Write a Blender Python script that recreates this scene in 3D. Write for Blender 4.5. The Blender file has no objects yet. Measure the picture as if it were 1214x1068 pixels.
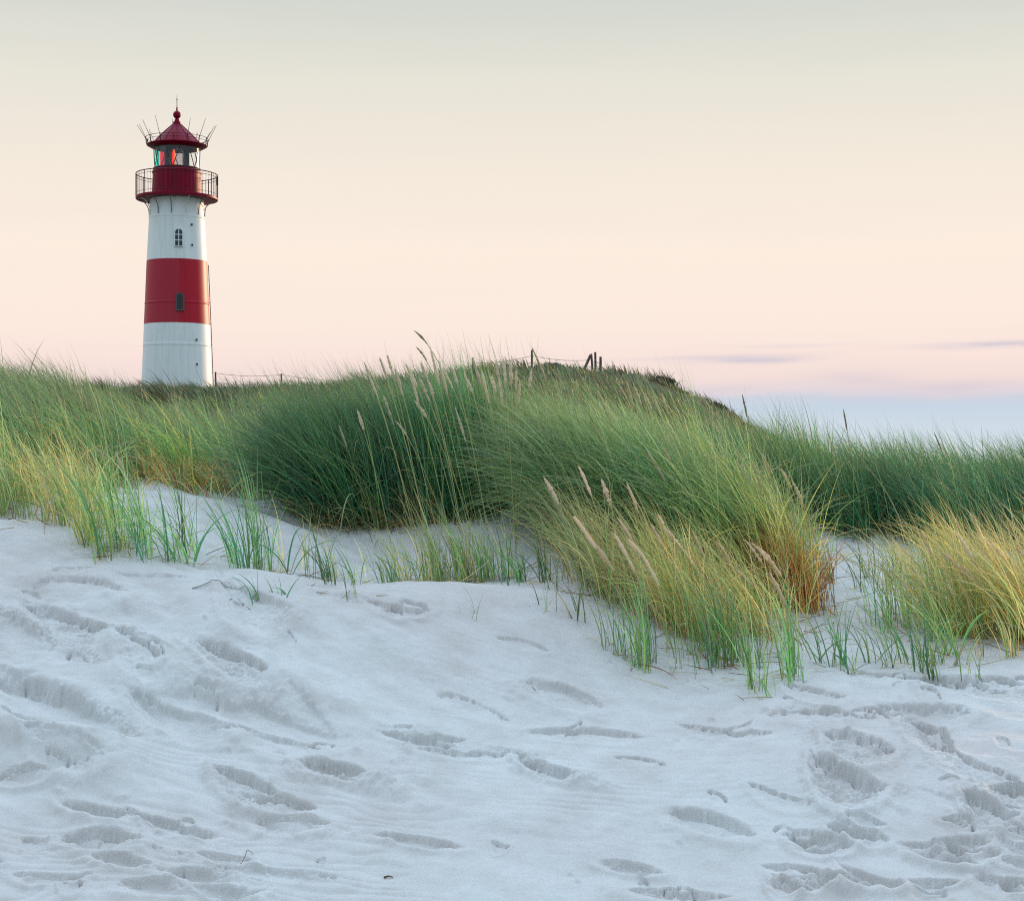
import bpy, bmesh, math
import numpy as np
from mathutils import Vector, Matrix

R = np.random.default_rng(7)
S = bpy.context.scene
COL = S.collection
F, HY, CX, CZ = 2000.0, 548.0, 607.0, 1.6     # focal length and horizon, in photograph pixels; eye height


def P(px, py, d):
    """world point seen at photo pixel (px,py) at d metres"""
    return np.array((d * (px - CX) / F, d, CZ + d * (HY - py) / F))


# ------------------------------------------------------------------ helpers
def tag(o, label=None, cat=None, group=None, kind=None):
    for k, v in (('label', label), ('category', cat), ('group', group), ('kind', kind)):
        if v:
            o[k] = v
    return o


def empty(name, loc):
    o = bpy.data.objects.new(name, None)
    o.empty_display_size = 0.2
    o.location = loc
    COL.objects.link(o)
    return o


def mesh_np(name, V, Fc, mat, cols=None, smooth=True, parent=None, origin=None):
    """mesh object from numpy arrays; Fc is (n,4) or (n,3); V in world space, origin moves the pivot"""
    V = np.asarray(V, dtype=np.float32)
    if origin is not None:
        V = V - np.asarray(origin, dtype=np.float32)
    Fc = np.asarray(Fc, dtype=np.int32)
    me = bpy.data.meshes.new(name)
    me.vertices.add(len(V))
    me.vertices.foreach_set('co', V.ravel())
    k = Fc.shape[1]
    me.loops.add(Fc.size)
    me.loops.foreach_set('vertex_index', Fc.ravel())
    me.polygons.add(len(Fc))
    me.polygons.foreach_set('loop_start', np.arange(len(Fc), dtype=np.int32) * k)
    if smooth:
        me.polygons.foreach_set('use_smooth', np.ones(len(Fc), dtype=bool))
    if cols is not None:
        a = me.color_attributes.new('Col', 'FLOAT_COLOR', 'POINT')
        c = np.ones((len(V), 4), dtype=np.float32)
        c[:, :3] = cols
        a.data.foreach_set('color', c.ravel())
    me.materials.append(mat)
    me.update(calc_edges=True)
    me.validate()
    o = bpy.data.objects.new(name, me)
    COL.objects.link(o)
    if parent is not None:
        o.parent = parent          # parent sits at `origin`, so local coords already match
    elif origin is not None:
        o.location = origin
    return o


class MB:
    """collects shapes (local coordinates) and links them as ONE mesh object"""
    def __init__(self):
        self.v, self.f, self.m = [], [], []

    def add(self, verts, faces, mi=0):
        n = len(self.v)
        self.v += [tuple(p) for p in verts]
        self.f += [tuple(i + n for i in q) for q in faces]
        self.m += [mi] * len(faces)

    def box(self, c, s, rz=0.0, mi=0):
        cs, sn = math.cos(rz), math.sin(rz)
        vs = []
        for z in (-.5, .5):
            for x, y in ((-.5, -.5), (.5, -.5), (.5, .5), (-.5, .5)):
                X, Y = x * s[0], y * s[1]
                vs.append((c[0] + X * cs - Y * sn, c[1] + X * sn + Y * cs, c[2] + z * s[2]))
        self.add(vs, [(3, 2, 1, 0), (4, 5, 6, 7), (0, 1, 5, 4), (1, 2, 6, 5), (2, 3, 7, 6), (3, 0, 4, 7)], mi)

    def tube(self, pts, r, n=8, closed=False, mi=0):
        pts = [Vector(p) for p in pts]
        rs = [float(q) for q in r] if hasattr(r, '__len__') else [float(r)] * len(pts)
        vs, N = [], len(pts)
        for i, p in enumerate(pts):
            a = pts[(i - 1) % N] if (closed or i > 0) else p
            b = pts[(i + 1) % N] if (closed or i < N - 1) else p
            t = (b - a).normalized()
            ref = Vector((0, 0, 1)) if abs(t.z) < .9 else Vector((1, 0, 0))
            s = t.cross(ref).normalized()
            w = s.cross(t)
            for k in range(n):
                A = 2 * math.pi * k / n
                vs.append(p + rs[i] * (math.cos(A) * s + math.sin(A) * w))
        fs = []
        for i in range(N if closed else N - 1):
            j = (i + 1) % N
            for k in range(n):
                l = (k + 1) % n
                fs.append((i * n + k, j * n + k, j * n + l, i * n + l))
        if not closed:
            fs.append(tuple(range(n)))
            fs.append(tuple(reversed(range((N - 1) * n, N * n))))
        self.add(vs, fs, mi)

    def lathe(self, prof, n=64, mi=0, a0=0.0, a1=2 * math.pi):
        """prof: list of (r,z) or (r,z,mi) from low to high"""
        full = abs(a1 - a0 - 2 * math.pi) < 1e-6
        m = n if full else n + 1
        vs = []
        for p in prof:
            for k in range(m):
                A = a0 + (a1 - a0) * k / n
                vs.append((p[0] * math.cos(A), p[0] * math.sin(A), p[1]))
        base = len(self.v)
        self.v += vs
        for i in range(len(prof) - 1):
            mm = prof[i][2] if len(prof[i]) > 2 else mi
            for k in range(n):
                l = (k + 1) % m
                self.f.append((base + i * m + k, base + i * m + l, base + (i + 1) * m + l, base + (i + 1) * m + k))
                self.m.append(mm)

    def build(self, name, mats, parent=None, loc=None, smooth=False, angle=40):
        me = bpy.data.meshes.new(name)
        me.from_pydata(self.v, [], self.f)
        for mt in (mats if isinstance(mats, (list, tuple)) else [mats]):
            me.materials.append(mt)
        me.polygons.foreach_set('material_index', self.m)
        me.update()
        bm = bmesh.new()
        bm.from_mesh(me)
        bmesh.ops.remove_doubles(bm, verts=bm.verts, dist=1e-5)
        bmesh.ops.recalc_face_normals(bm, faces=bm.faces)
        if smooth:
            for f in bm.faces:
                f.smooth = True
            for e in bm.edges:
                if len(e.link_faces) == 2 and e.calc_face_angle(0) > math.radians(angle):
                    e.smooth = False
        bm.to_mesh(me)
        bm.free()
        o = bpy.data.objects.new(name, me)
        COL.objects.link(o)
        if parent is not None:
            o.parent = parent
        if loc is not None:
            o.location = loc
        return o


# ------------------------------------------------------------------ noise
_perm = np.random.default_rng(3).permutation(256)
_val = np.random.default_rng(4).random(256) * 2 - 1


def vnoise(x, y):
    xi, yi = np.floor(x).astype(np.int64), np.floor(y).astype(np.int64)
    fx, fy = x - xi, y - yi
    fx = fx * fx * fx * (fx * (fx * 6 - 15) + 10)
    fy = fy * fy * fy * (fy * (fy * 6 - 15) + 10)

    def h(a, b):
        return _val[_perm[(_perm[a & 255] + b) & 255]]
    n00, n10 = h(xi, yi), h(xi + 1, yi)
    n01, n11 = h(xi, yi + 1), h(xi + 1, yi + 1)
    return (n00 * (1 - fx) + n10 * fx) * (1 - fy) + (n01 * (1 - fx) + n11 * fx) * fy


def fbm(x, y, o=4, g=.5):
    s, a, t = 0, 1.0, 0
    for i in range(o):
        s = s + a * vnoise(x * 2 ** i + 17.3 * i, y * 2 ** i - 9.1 * i)
        t += a
        a *= g
    return s / t


def sstep(a, b, x):
    t = np.clip((x - a) / (b - a), 0, 1)
    return t * t * (3 - 2 * t)


# ------------------------------------------------------------------ terrain: heights from a table of profiles
DK = np.array([4.0, 4.8, 5.5, 6.5, 7.5, 8.3, 8.7, 9.2, 10, 11.5, 13, 16, 22, 35, 50, 62, 80, 110, 180, 400, 6000])
UK = np.array([-3000, -400, 0, 100, 190, 300, 450, 600, 700, 800, 870, 950, 1050, 1214, 1600, 4000.])
TAB = np.array([
    # 4    4.8   5.5   6.5  7.5  8.3  8.7  9.2   10  11.5   13   16   22   35   50   62   80  110  180  400  6000
    [1348, 1180, 1068, 900, 760, 690, 660, 630, 590, 550, 520, 510, 505, 500, 495, 490, 485, 490, 588, 566, 549.4],
    [1348, 1180, 1068, 900, 755, 680, 645, 615, 580, 540, 512, 480, 488, 490, 485, 480, 475, 480, 588, 566, 549.4],
    [1348, 1180, 1068, 898, 752, 676, 642, 614, 585, 545, 518, 484, 492, 488, 484, 476, 468, 475, 588, 566, 549.4],
    [1348, 1180, 1068, 898, 756, 684, 655, 624, 588, 554, 530, 502, 504, 494, 487, 480, 474, 475, 588, 566, 549.4],
    [1348, 1180, 1068, 900, 762, 692, 665, 632, 592, 568, 556, 548, 536, 500, 488, 479, 474, 475, 588, 566, 549.4],
    [1348, 1180, 1068, 905, 768, 687, 684, 662, 606, 578, 566, 554, 534, 500, 486, 475, 470, 475, 588, 566, 549.4],
    [1348, 1180, 1068, 912, 796, 686, 695, 694, 634, 592, 566, 542, 520, 494, 476, 463, 464, 475, 588, 566, 549.4],
    [1348, 1180, 1066, 922, 828, 694, 697, 686, 616, 584, 564, 540, 514, 486, 461, 446, 462, 475, 588, 566, 549.4],
    [1348, 1180, 1066, 922, 836, 720, 694, 664, 608, 572, 552, 534, 518, 487, 461, 442, 459, 480, 588, 566, 549.4],
    [1348, 1180, 1064, 915, 842, 756, 716, 678, 626, 594, 578, 566, 552, 520, 488, 464, 480, 500, 588, 566, 549.4],
    [1348, 1178, 1062, 908, 838, 770, 738, 706, 654, 618, 600, 590, 580, 555, 524, 500, 515, 525, 588, 566, 549.4],
    [1348, 1175, 1062, 898, 818, 776, 752, 728, 686, 636, 606, 594, 594, 575, 556, 545, 548, 550, 588, 566, 549.4],
    [1348, 1175, 1060, 900, 820, 780, 760, 738, 700, 656, 618, 600, 606, 600, 588, 580, 578, 570, 588, 566, 549.4],
    [1348, 1175, 1060, 895, 812, 772, 750, 725, 690, 656, 626, 610, 616, 608, 602, 590, 586, 575, 588, 566, 549.4],
    [1348, 1175, 1060, 895, 812, 772, 750, 725, 690, 656, 628, 616, 620, 614, 605, 595, 588, 577, 588, 566, 549.4],
    [1348, 1175, 1060, 900, 815, 775, 750, 725, 690, 650, 615, 605, 612, 614, 605, 595, 588, 577, 588, 566, 549.4],
], dtype=float)
UG = np.linspace(-3000, 4000, 1401)                 # 5 px
LG = np.linspace(math.log(4.0), math.log(6000), 1500)
_t = np.array([np.interp(LG, np.log(DK), row) for row in TAB])
TB = np.array([np.interp(UG, UK, _t[:, j]) for j in range(len(LG))]).T     # (U, L)


def _blur(A, s, ax):
    k = np.arange(-int(3 * s), int(3 * s) + 1)
    w = np.exp(-.5 * (k / s) ** 2)
    w /= w.sum()
    pad = [(0, 0), (0, 0)]
    pad[ax] = (len(k) // 2, len(k) // 2)
    Ap = np.pad(A, pad, mode='edge')
    out = np.zeros_like(A)
    for i, ww in enumerate(w):
        out += ww * (Ap[i:i + A.shape[0]] if ax == 0 else Ap[:, i:i + A.shape[1]])
    return out


TB = _blur(_blur(TB, 6, 0), 3, 1)


def base_py(u, d):
    a = np.clip((u - UG[0]) / (UG[1] - UG[0]), 0, len(UG) - 1.001)
    b = np.clip((np.log(np.maximum(d, 4.0)) - LG[0]) / (LG[1] - LG[0]), 0, len(LG) - 1.001)
    i, j = a.astype(int), b.astype(int)
    fa, fb = a - i, b - j
    return (TB[i, j] * (1 - fa) * (1 - fb) + TB[i + 1, j] * fa * (1 - fb) + TB[i, j + 1] * (1 - fa) * fb + TB[i + 1, j + 1] * fa * fb)


# hollows trodden in the sand: photo x, y, length, slope angle (deg), width, depth (m; negative = heap), jaggedness
FEET = [
    (85, 738, 120, 18, 30, .055, 1), (300, 726, 90, 24, 40, .055, .5), (350, 746, 80, 20, 26, -.03, .6), (272, 796, 100, 26, 36, .08, 1),
    (470, 723, 76, 14, 16, .035, .6), (95, 701, 110, 10, 20, .035, .3), (110, 702, 240, 16, 50, -.07, 0), (190, 792, 280, 32, 64, -.09, 0), (60, 884, 220, 14, 48, -.08, 0), (330, 822, 220, 22, 54, -.07, 0),
    (30, 764, 190, 24, 70, .05, .1), (60, 850, 210, 20, 64, .05, .1), (520, 800, 260, 20, 70, -.038, 0), (250, 735, 200, 22, 50, -.038, 0), (1100, 830, 220, 12, 44, -.038, 0), (1010, 870, 220, 14, 44, -.038, 0), (85, 680, 56, 2, 8, .02, .2), (20, 752, 90, 22, 50, .05, .2),
    (200, 690, 120, 6, 12, .02, .2), (405, 703, 90, 6, 12, -.02, .3),
    (215, 860, 130, 16, 24, .05, .4), (330, 884, 120, 8, 20, .035, .4), (75, 905, 100, 8, 24, .045, .3), (32, 921, 76, 5, 12, .045, .5),
    (120, 963, 96, 12, 20, .055, .2), (205, 978, 100, 12, 18, .045, .2), (118, 1000, 96, 6, 20, .06, .2), (146, 1028, 70, 6, 16, .05, .2),
    (232, 1042, 96, 2, 15, .05, .2), (290, 931, 78, 14, 24, .06, .8), (332, 953, 84, 10, 15, .045, .7), (346, 974, 90, 4, 15, .04, .3),
    (398, 917, 90, 8, 20, .075, 1), (455, 936, 100, 12, 28, -.035, .9), (498, 999, 100, 8, 12, .04, .3), (268, 1016, 70, 2, 12, .035, .3),
    (320, 1033, 160, 7, 16, .03, .2), (260, 1060, 100, 2, 14, .045, .2), (180, 1062, 90, 0, 14, .04, .2), (60, 1046, 90, 4, 12, .03, .2),
    (60, 872, 120, 12, 30, .045, .5), (560, 893, 120, 4, 10, .03, .5), (500, 877, 110, 5, 10, .03, .5), (160, 790, 70, 34, 24, .03, 1.2),
    (668, 827, 96, 22, 22, .06, .3), (690, 871, 150, 3, 14, .04, .4), (862, 869, 110, 3, 12, .035, .6), (652, 913, 84, 14, 15, .065, .8),
    (700, 930, 90, 12, 22, -.025, .6), (842, 977, 110, 16, 24, .06, .3), (746, 1029, 80, 8, 13, .05, .3), (805, 1063, 120, 3, 13, .045, .3),
    (1003, 926, 92, 27, 40, .085, 1), (1018, 889, 80, 16, 22, .06, 1), (975, 850, 120, 2, 16, .035, .7), (1095, 849, 110, 5, 16, .045, .5),
    (1100, 868, 66, 22, 26, .06, 1), (1172, 962, 70, 24, 26, .07, 1), (1208, 944, 70, 18, 24, .06, .9), (1130, 814, 120, 10, 18, .045, .8),
    (1185, 812, 60, 4, 14, .05, 1), (1050, 806, 110, 4, 14, .03, .5), (1150, 905, 120, 22, 22, .035, 1.2), (965, 825, 70, 10, 16, .03, .5),
    (925, 948, 80, 20, 14, .02, .5), (760, 905, 60, 8, 10, .015, .6), (560, 840, 90, 18, 14, .012, .3), (620, 765, 60, 14, 9, .014, .4),
]
_r = np.random.default_rng(12)
for _ in range(46):                                   # the trampled corner on the right
    _x = _r.uniform(925, 1300)
    _y = 975 + 90 * _r.random() + (_x - 925) * -.02
    FEET.append((_x, _y, _r.uniform(40, 85), _r.uniform(2, 16), _r.uniform(10, 19), _r.uniform(.025, .05), .3))
for _ in range(16):                                   # and further ones out on the left
    _x = _r.uniform(-260, -20)
    FEET.append((_x, _r.uniform(760, 1050), _r.uniform(60, 100), _r.uniform(4, 22), _r.uniform(16, 28), _r.uniform(.03, .06), .4))
for _p in list(FEET)[:-62]:                                 # kicked-out crumbs, toe marks and small slumps beside the prints
    if _p[5] > .02:
        for _ in range(_r.integers(2, 6)):
            _l = _r.uniform(10, 34)
            FEET.append((_p[0] + _r.normal(0, .5) * _p[2], _p[1] + _r.normal(.25, .7) * _p[4], _l, _p[3] + _r.normal(0, 7), _l * _r.uniform(.35, .6),
                         _r.choice([-.013, -.009, .011, .017]), _r.uniform(.2, .7)))
# little slip faces of sliding sand: polyline in photo px, drop (m), width below the lip (px)
SLIPS = [
    ([(-60, 786), (0, 802), (40, 814), (75, 830), (105, 848), (135, 864)], .06, 52),
    ([(150, 842), (190, 838), (240, 839), (300, 847), (350, 858), (400, 868), (430, 872)], .05, 40),
    ([(440, 868), (500, 876), (560, 880)], .03, 16),
    ([(400, 868), (370, 850), (330, 828)], .025, 30),
    ([(30, 720), (80, 726), (130, 742), (150, 752)], .03, 24),
    ([(120, 760), (160, 778), (215, 812)], .02, 30),
    ([(560, 888), (620, 892), (660, 894)], .02, 10),
    ([(1080, 802), (1130, 805), (1180, 818), (1260, 822)], .03, 16),
    ([(895, 842), (950, 838), (1010, 844)], .02, 14),
    ([(1080, 930), (1140, 948), (1214, 960)], .015, 18),
    ([(1000, 705), (1040, 730), (1100, 742)], .03, 18),
]


def detail(u, d, py, x):
    z = np.zeros_like(u)
    jag = fbm(x * 26, d * 26, 3, .6)
    jag2 = fbm(x * 60 + 5, d * 60, 2)
    lum = np.zeros_like(u)
    for (cx, cy, ln, an, wd, dp, jg) in FEET:
        A = math.radians(an)
        m = (np.abs(u - cx) < ln) & (np.abs(py - cy) < ln * .6)
        if not m.any():
            continue
        uu, pp = u[m] - cx, py[m] - cy
        a = (uu * math.cos(A) + pp * math.sin(A)) / (ln / 2)
        b = (-uu * math.sin(A) + pp * math.cos(A)) / (wd / 2)
        b = b + (.25 + .5 * math.sin(cx * 1.7)) * (a * a - .3) + .35 * math.sin(cx * .9 + cy) * a
        dp = dp * (.62 if dp > 0 else 1)
        sk = 1 + .45 * math.sin(cy * 2.3 + cx)
        jr = jag[m] * .10 * (.5 + jg) + jag2[m] * .05 * jg
        if dp > 0:
            bb = np.where(b < 0, b, b * .62)
            r = np.sqrt(a * a + bb * bb) + jr
            e = np.where(b < 0, (.16 + .25 * np.abs(a)) * sk, .95)
            f = np.clip((1 - r) / e, 0, 1)
            f = f * f * (3 - 2 * f)
            rim = np.exp(-((r - 1.2) / .25) ** 2) * np.where(b > 0, .45, .1)
            # the crust overhangs and cracks along the far lip
            crack = np.exp(-((r - .95) / .10) ** 2) * (b < .15) * np.clip(.5 + 2.2 * jag2[m] + .5 * jg, 0, 1.3) * min(1, jg + .25)
            zz = -dp * f + dp * rim - .030 * crack
            lum[m] += jg * np.clip(1.25 - r, 0, 1) * np.clip(dp / .06, 0, 1)
        else:
            r = np.sqrt(a * a + b * b) + jr
            f = np.clip(1 - r * r, 0, 1)
            zz = -dp * f * f
            lum[m] += jg * np.clip(1.2 - r, 0, 1) * .7
        z[m] += zz
    for (pl, dr, wd) in SLIPS:
        xs = np.array([p[0] for p in pl], float)
        ys = np.array([p[1] for p in pl], float)
        if xs[0] > xs[-1]:
            xs, ys = xs[::-1], ys[::-1]
        m = (u > xs[0]) & (u < xs[-1]) & (py > ys.min() - 30) & (py < ys.max() + wd + 30)
        if not m.any():
            continue
        k = np.interp(u[m], xs, ys)
        k = k + 1.2 * jag[m] + 5 * vnoise(u[m] * .022, py[m] * .01)
        t = (py[m] - k)
        w = np.sin(np.pi * np.clip((u[m] - xs[0]) / (xs[-1] - xs[0]), 0, 1)) ** .7
        f = sstep(-.5, 2.5, t) * (1 - sstep(2.5, wd, t)) ** 1.2 - .35 * np.exp(-((t + 7) / 8) ** 2)
        z[m] -= .7 * dr * w * f + .014 * np.exp(-(t / 1.8) ** 2) * np.clip(.5 + 2 * jag2[m], 0, 1) * w
    # lumps and crumbs where the crust is broken
    z += np.clip(lum, 0, 1.3) * (.016 * jag2 + .030 * np.maximum(jag - .10, 0))
    return z


def ground(x, y, fine=True):
    x = np.asarray(x, float)
    y = np.asarray(y, float)
    d = np.maximum(y, 4.0)
    u = CX + F * x / d
    py = base_py(u, d)
    z = CZ + d * (HY - py) / F
    z = np.where(y < 4.0, z - .11 * (4.0 - np.maximum(y, -8)), z)
    near = sstep(3000, 60, d)
    amp = .020 + .05 * sstep(9, 14, d) + .25 * sstep(14, 40, d)
    z = z + amp * near * fbm(x * (.9), d * .9, 3)
    z = z + .45 * near * sstep(25, 60, d) * (fbm(x * .12 + 3, d * .12, 3)) + .30 * near * sstep(18, 50, d) * fbm(x * .45, d * .3, 3)
    if fine:
        k = sstep(12.5, 10.5, d)
        # soft drifts that lie across the slope, and wind ripples
        q = .35 * x + d
        qa, qb = .80 * x - .60 * d * 1.0, .60 * x + .80 * d       # along / across drifts that slide down to the right
        z = z + k * (.012 + .05 * sstep(.3, -1.4, x)) * fbm(qa * 1.1 + 4, qb * 3.6, 3)
        z = z + k * .008 * fbm(x * 3, q * 6.0, 3)
        rm = (.3 + .8 * sstep(860, 960, py)) * sstep(-.55, .2, fbm(x * 1.1 + 2, d * 1.6, 3)) * (1 - .6 * sstep(880, 1000, u))
        ph = (d + .22 * x) / .062 + 1.3 * fbm(x * 1.6, d * 2.2, 2) * 1.6 + .6 * fbm(x * 6, d * 9, 2)
        rip = np.sin(2 * np.pi * ph)
        z = z + k * .0022 * rm * (rip + .25 * np.cos(4 * np.pi * ph))
        z = z + k * .0012 * fbm(x * 45, d * 45, 2)
        dt = detail(u, d, py, x)
        z = z + k * dt
    return z


def gz(x, y):
    return ground(np.atleast_1d(x), np.atleast_1d(y))


def depth_at(px, py, d0=5.2, d1=16.0):
    """first depth at which the ground appears at photo row py in column px"""
    ds = np.linspace(d0, d1, 1500)
    zz = ground(ds * (px - CX) / F, ds, fine=False)
    rows = HY - (zz - CZ) * F / ds
    i = np.argmax(rows <= py)
    return ds[i] if rows[i] <= py else d1


# ------------------------------------------------------------------ materials
def nodes(m):
    m.use_nodes = True
    nt = m.node_tree
    nt.nodes.clear()
    return nt, nt.nodes, nt.links


def N(ns, t, **kw):
    n = ns.new(t)
    for k, v in kw.items():
        if k.startswith('i_'):
            n.inputs[k[2:].replace('_', ' ')].default_value = v
        else:
            setattr(n, k, v)
    return n


def simple(name, c, rough=.6, metal=0.0, spec=.5, var=.12, scale=6.0, bump=0.0, stretch=(1, 1, 1)):
    """paint, wood or metal with worn, uneven colour"""
    m = bpy.data.materials.new(name)
    nt, ns, lk = nodes(m)
    out = N(ns, 'ShaderNodeOutputMaterial')
    b = N(ns, 'ShaderNodeBsdfPrincipled')
    b.inputs['Roughness'].default_value = rough
    b.inputs['Metallic'].default_value = metal
    b.inputs['Specular IOR Level'].default_value = spec
    tc = N(ns, 'ShaderNodeTexCoord')
    mp = N(ns, 'ShaderNodeMapping')
    mp.inputs['Scale'].default_value = stretch
    no = N(ns, 'ShaderNodeTexNoise')
    no.inputs['Scale'].default_value = scale
    no.inputs['Detail'].default_value = 6
    hsv = N(ns, 'ShaderNodeMix', data_type='RGBA')
    hsv.inputs[6].default_value = (*[v * (1 - var) for v in c], 1)
    hsv.inputs[7].default_value = (*[min(1, v * (1 + var)) for v in c], 1)
    lk.new(tc.outputs['Object'], mp.inputs[0])
    lk.new(mp.outputs[0], no.inputs['Vector'])
    lk.new(no.outputs[0], hsv.inputs[0])
    lk.new(hsv.outputs[2], b.inputs['Base Color'])
    if bump:
        bp = N(ns, 'ShaderNodeBump')
        bp.inputs['Strength'].default_value = bump
        bp.inputs['Distance'].default_value = .02
        lk.new(no.outputs[0], bp.inputs['Height'])
        lk.new(bp.outputs[0], b.inputs['Normal'])
    lk.new(b.outputs[0], out.inputs[0])
    return m


def sand_material():
    m = bpy.data.materials.new('dry_sand')
    nt, ns, lk = nodes(m)
    out = N(ns, 'ShaderNodeOutputMaterial')
    b = N(ns, 'ShaderNodeBsdfPrincipled')
    b.inputs['Roughness'].default_value = .95
    b.inputs['Specular IOR Level'].default_value = .15
    tc = N(ns, 'ShaderNodeTexCoord')
    grain = N(ns, 'ShaderNodeTexNoise')
    grain.inputs['Scale'].default_value = 190
    grain.inputs['Detail'].default_value = 3
    grain.inputs['Roughness'].default_value = .8
    big = N(ns, 'ShaderNodeTexNoise')
    big.inputs['Scale'].default_value = .9
    big.inputs['Detail'].default_value = 5
    lk.new(tc.outputs['Object'], grain.inputs['Vector'])
    lk.new(tc.outputs['Object'], big.inputs['Vector'])
    r1 = N(ns, 'ShaderNodeValToRGB')
    r1.color_ramp.elements[0].position = .3
    r1.color_ramp.elements[0].color = (.56, .525, .515, 1)
    r1.color_ramp.elements[1].position = .7
    r1.color_ramp.elements[1].color = (.59, .60, .595, 1)
    lk.new(big.outputs[0], r1.inputs[0])
    r2 = N(ns, 'ShaderNodeValToRGB')
    r2.color_ramp.elements[0].position = .28
    r2.color_ramp.elements[0].color = (.80, .78, .76, 1)
    r2.color_ramp.elements[1].position = .62
    r2.color_ramp.elements[1].color = (1.03, 1.03, 1.03, 1)
    lk.new(grain.outputs[0], r2.inputs[0])
    # inland the sand is bound by moss and litter
    sp = N(ns, 'ShaderNodeSeparateXYZ')
    lk.new(tc.outputs['Object'], sp.inputs[0])
    mr = N(ns, 'ShaderNodeMapRange', interpolation_type='SMOOTHSTEP')
    mr.inputs[1].default_value, mr.inputs[2].default_value = 12.5, 16.0
    lk.new(sp.outputs[1], mr.inputs[0])
    mo = N(ns, 'ShaderNodeMix', data_type='RGBA')
    lk.new(mr.outputs[0], mo.inputs[0])
    md = N(ns, 'ShaderNodeTexNoise')
    md.inputs['Scale'].default_value = 5.5
    md.inputs['Detail'].default_value = 7
    md.inputs['Roughness'].default_value = .65
    lk.new(tc.outputs['Object'], md.inputs['Vector'])
    r4 = N(ns, 'ShaderNodeValToRGB')
    r4.color_ramp.elements[0].position = .34
    r4.color_ramp.elements[0].color = (.90, .875, .86, 1)
    r4.color_ramp.elements[1].position = .62
    r4.color_ramp.elements[1].color = (1.02, 1.02, 1.02, 1)
    lk.new(md.outputs[0], r4.inputs[0])
    mm = N(ns, 'ShaderNodeMix', data_type='RGBA', blend_type='MULTIPLY')
    mm.inputs[0].default_value = 1
    lk.new(r1.outputs[0], mm.inputs[6])
    lk.new(r4.outputs[0], mm.inputs[7])
    lk.new(mm.outputs[2], mo.inputs[6])
    r3 = N(ns, 'ShaderNodeValToRGB')
    r3.color_ramp.elements[0].position = .4
    r3.color_ramp.elements[0].color = (.085, .095, .05, 1)
    r3.color_ramp.elements[1].position = .62
    r3.color_ramp.elements[1].color = (.15, .16, .085, 1)
    lk.new(big.outputs[0], r3.inputs[0])
    lk.new(r3.outputs[0], mo.inputs[7])
    mx = N(ns, 'ShaderNodeMix', data_type='RGBA', blend_type='MULTIPLY')
    mx.inputs[0].default_value = 1
    lk.new(mo.outputs[2], mx.inputs[6])
    lk.new(r2.outputs[0], mx.inputs[7])
    lk.new(mx.outputs[2], b.inputs['Base Color'])
    bp = N(ns, 'ShaderNodeBump')
    bp.inputs['Strength'].default_value = .55
    bp.inputs['Distance'].default_value = .004
    lk.new(grain.outputs[0], bp.inputs['Height'])
    lk.new(bp.outputs[0], b.inputs['Normal'])
    lk.new(b.outputs[0], out.inputs[0])
    return m


def blade_material(name, trans=.36, rough=.52):
    m = bpy.data.materials.new(name)
    nt, ns, lk = nodes(m)
    out = N(ns, 'ShaderNodeOutputMaterial')
    at = N(ns, 'ShaderNodeAttribute', attribute_name='Col')
    b = N(ns, 'ShaderNodeBsdfPrincipled')
    b.inputs['Roughness'].default_value = rough
    b.inputs['Specular IOR Level'].default_value = .42
    t = N(ns, 'ShaderNodeBsdfTranslucent')
    mx = N(ns, 'ShaderNodeMixShader')
    mx.inputs[0].default_value = trans
    lk.new(at.outputs[0], b.inputs['Base Color'])
    lk.new(at.outputs[0], t.inputs[0])
    lk.new(b.outputs[0], mx.inputs[1])
    lk.new(t.outputs[0], mx.inputs[2])
    lk.new(mx.outputs[0], out.inputs[0])
    return m


M_SAND = sand_material()
M_BLADE = blade_material('marram_blade')
M_EAR = blade_material('seed_head_straw', .18, .8)
M_SHRUB = blade_material('heather_twigs', .1, .8)
M_POST = simple('weathered_post_wood', (.10, .075, .065), .85, var=.35, scale=9, bump=.5, stretch=(1, 1, .15))
M_WIRE = simple('rusty_fence_wire', (.20, .16, .14), .6, .3)
M_TWIG = simple('dry_twig', (.10, .075, .05), .9, var=.3)

# ------------------------------------------------------------------ ground sheet
def build_ground():
    us = np.concatenate([np.linspace(-9000, -400, 40, endpoint=False), np.linspace(-400, -60, 120, endpoint=False),
                         np.linspace(-60, 1274, 1240, endpoint=False), np.linspace(1274, 1600, 120, endpoint=False), np.linspace(1600, 9000, 40)])
    ys = np.concatenate([np.linspace(-30, 3.6, 24, endpoint=False), np.linspace(3.6, 5.25, 60, endpoint=False), np.linspace(5.25, 8.8, 640, endpoint=False),
                         np.linspace(8.8, 12.5, 260, endpoint=False), np.geomspace(12.5, 110, 230, endpoint=False), np.geomspace(110, 6000, 34)])
    U, Y = np.meshgrid(us, ys)
    X = np.maximum(Y, 4.0) * (U - CX) / F
    z = ground(X.ravel(), Y.ravel())
    V = np.stack([X.ravel(), Y.ravel(), z], 1)
    nu, ny = len(us), len(ys)
    i = (np.arange(ny - 1)[:, None] * nu + np.arange(nu - 1)[None, :]).ravel()
    Fc = np.stack([i, i + 1, i + nu + 1, i + nu], 1)
    o = mesh_np('sand', V, Fc, M_SAND)
    tag(o, 'pale wind-rippled dune sand with trodden footprints', 'sand', kind='structure')


build_ground()

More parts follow.
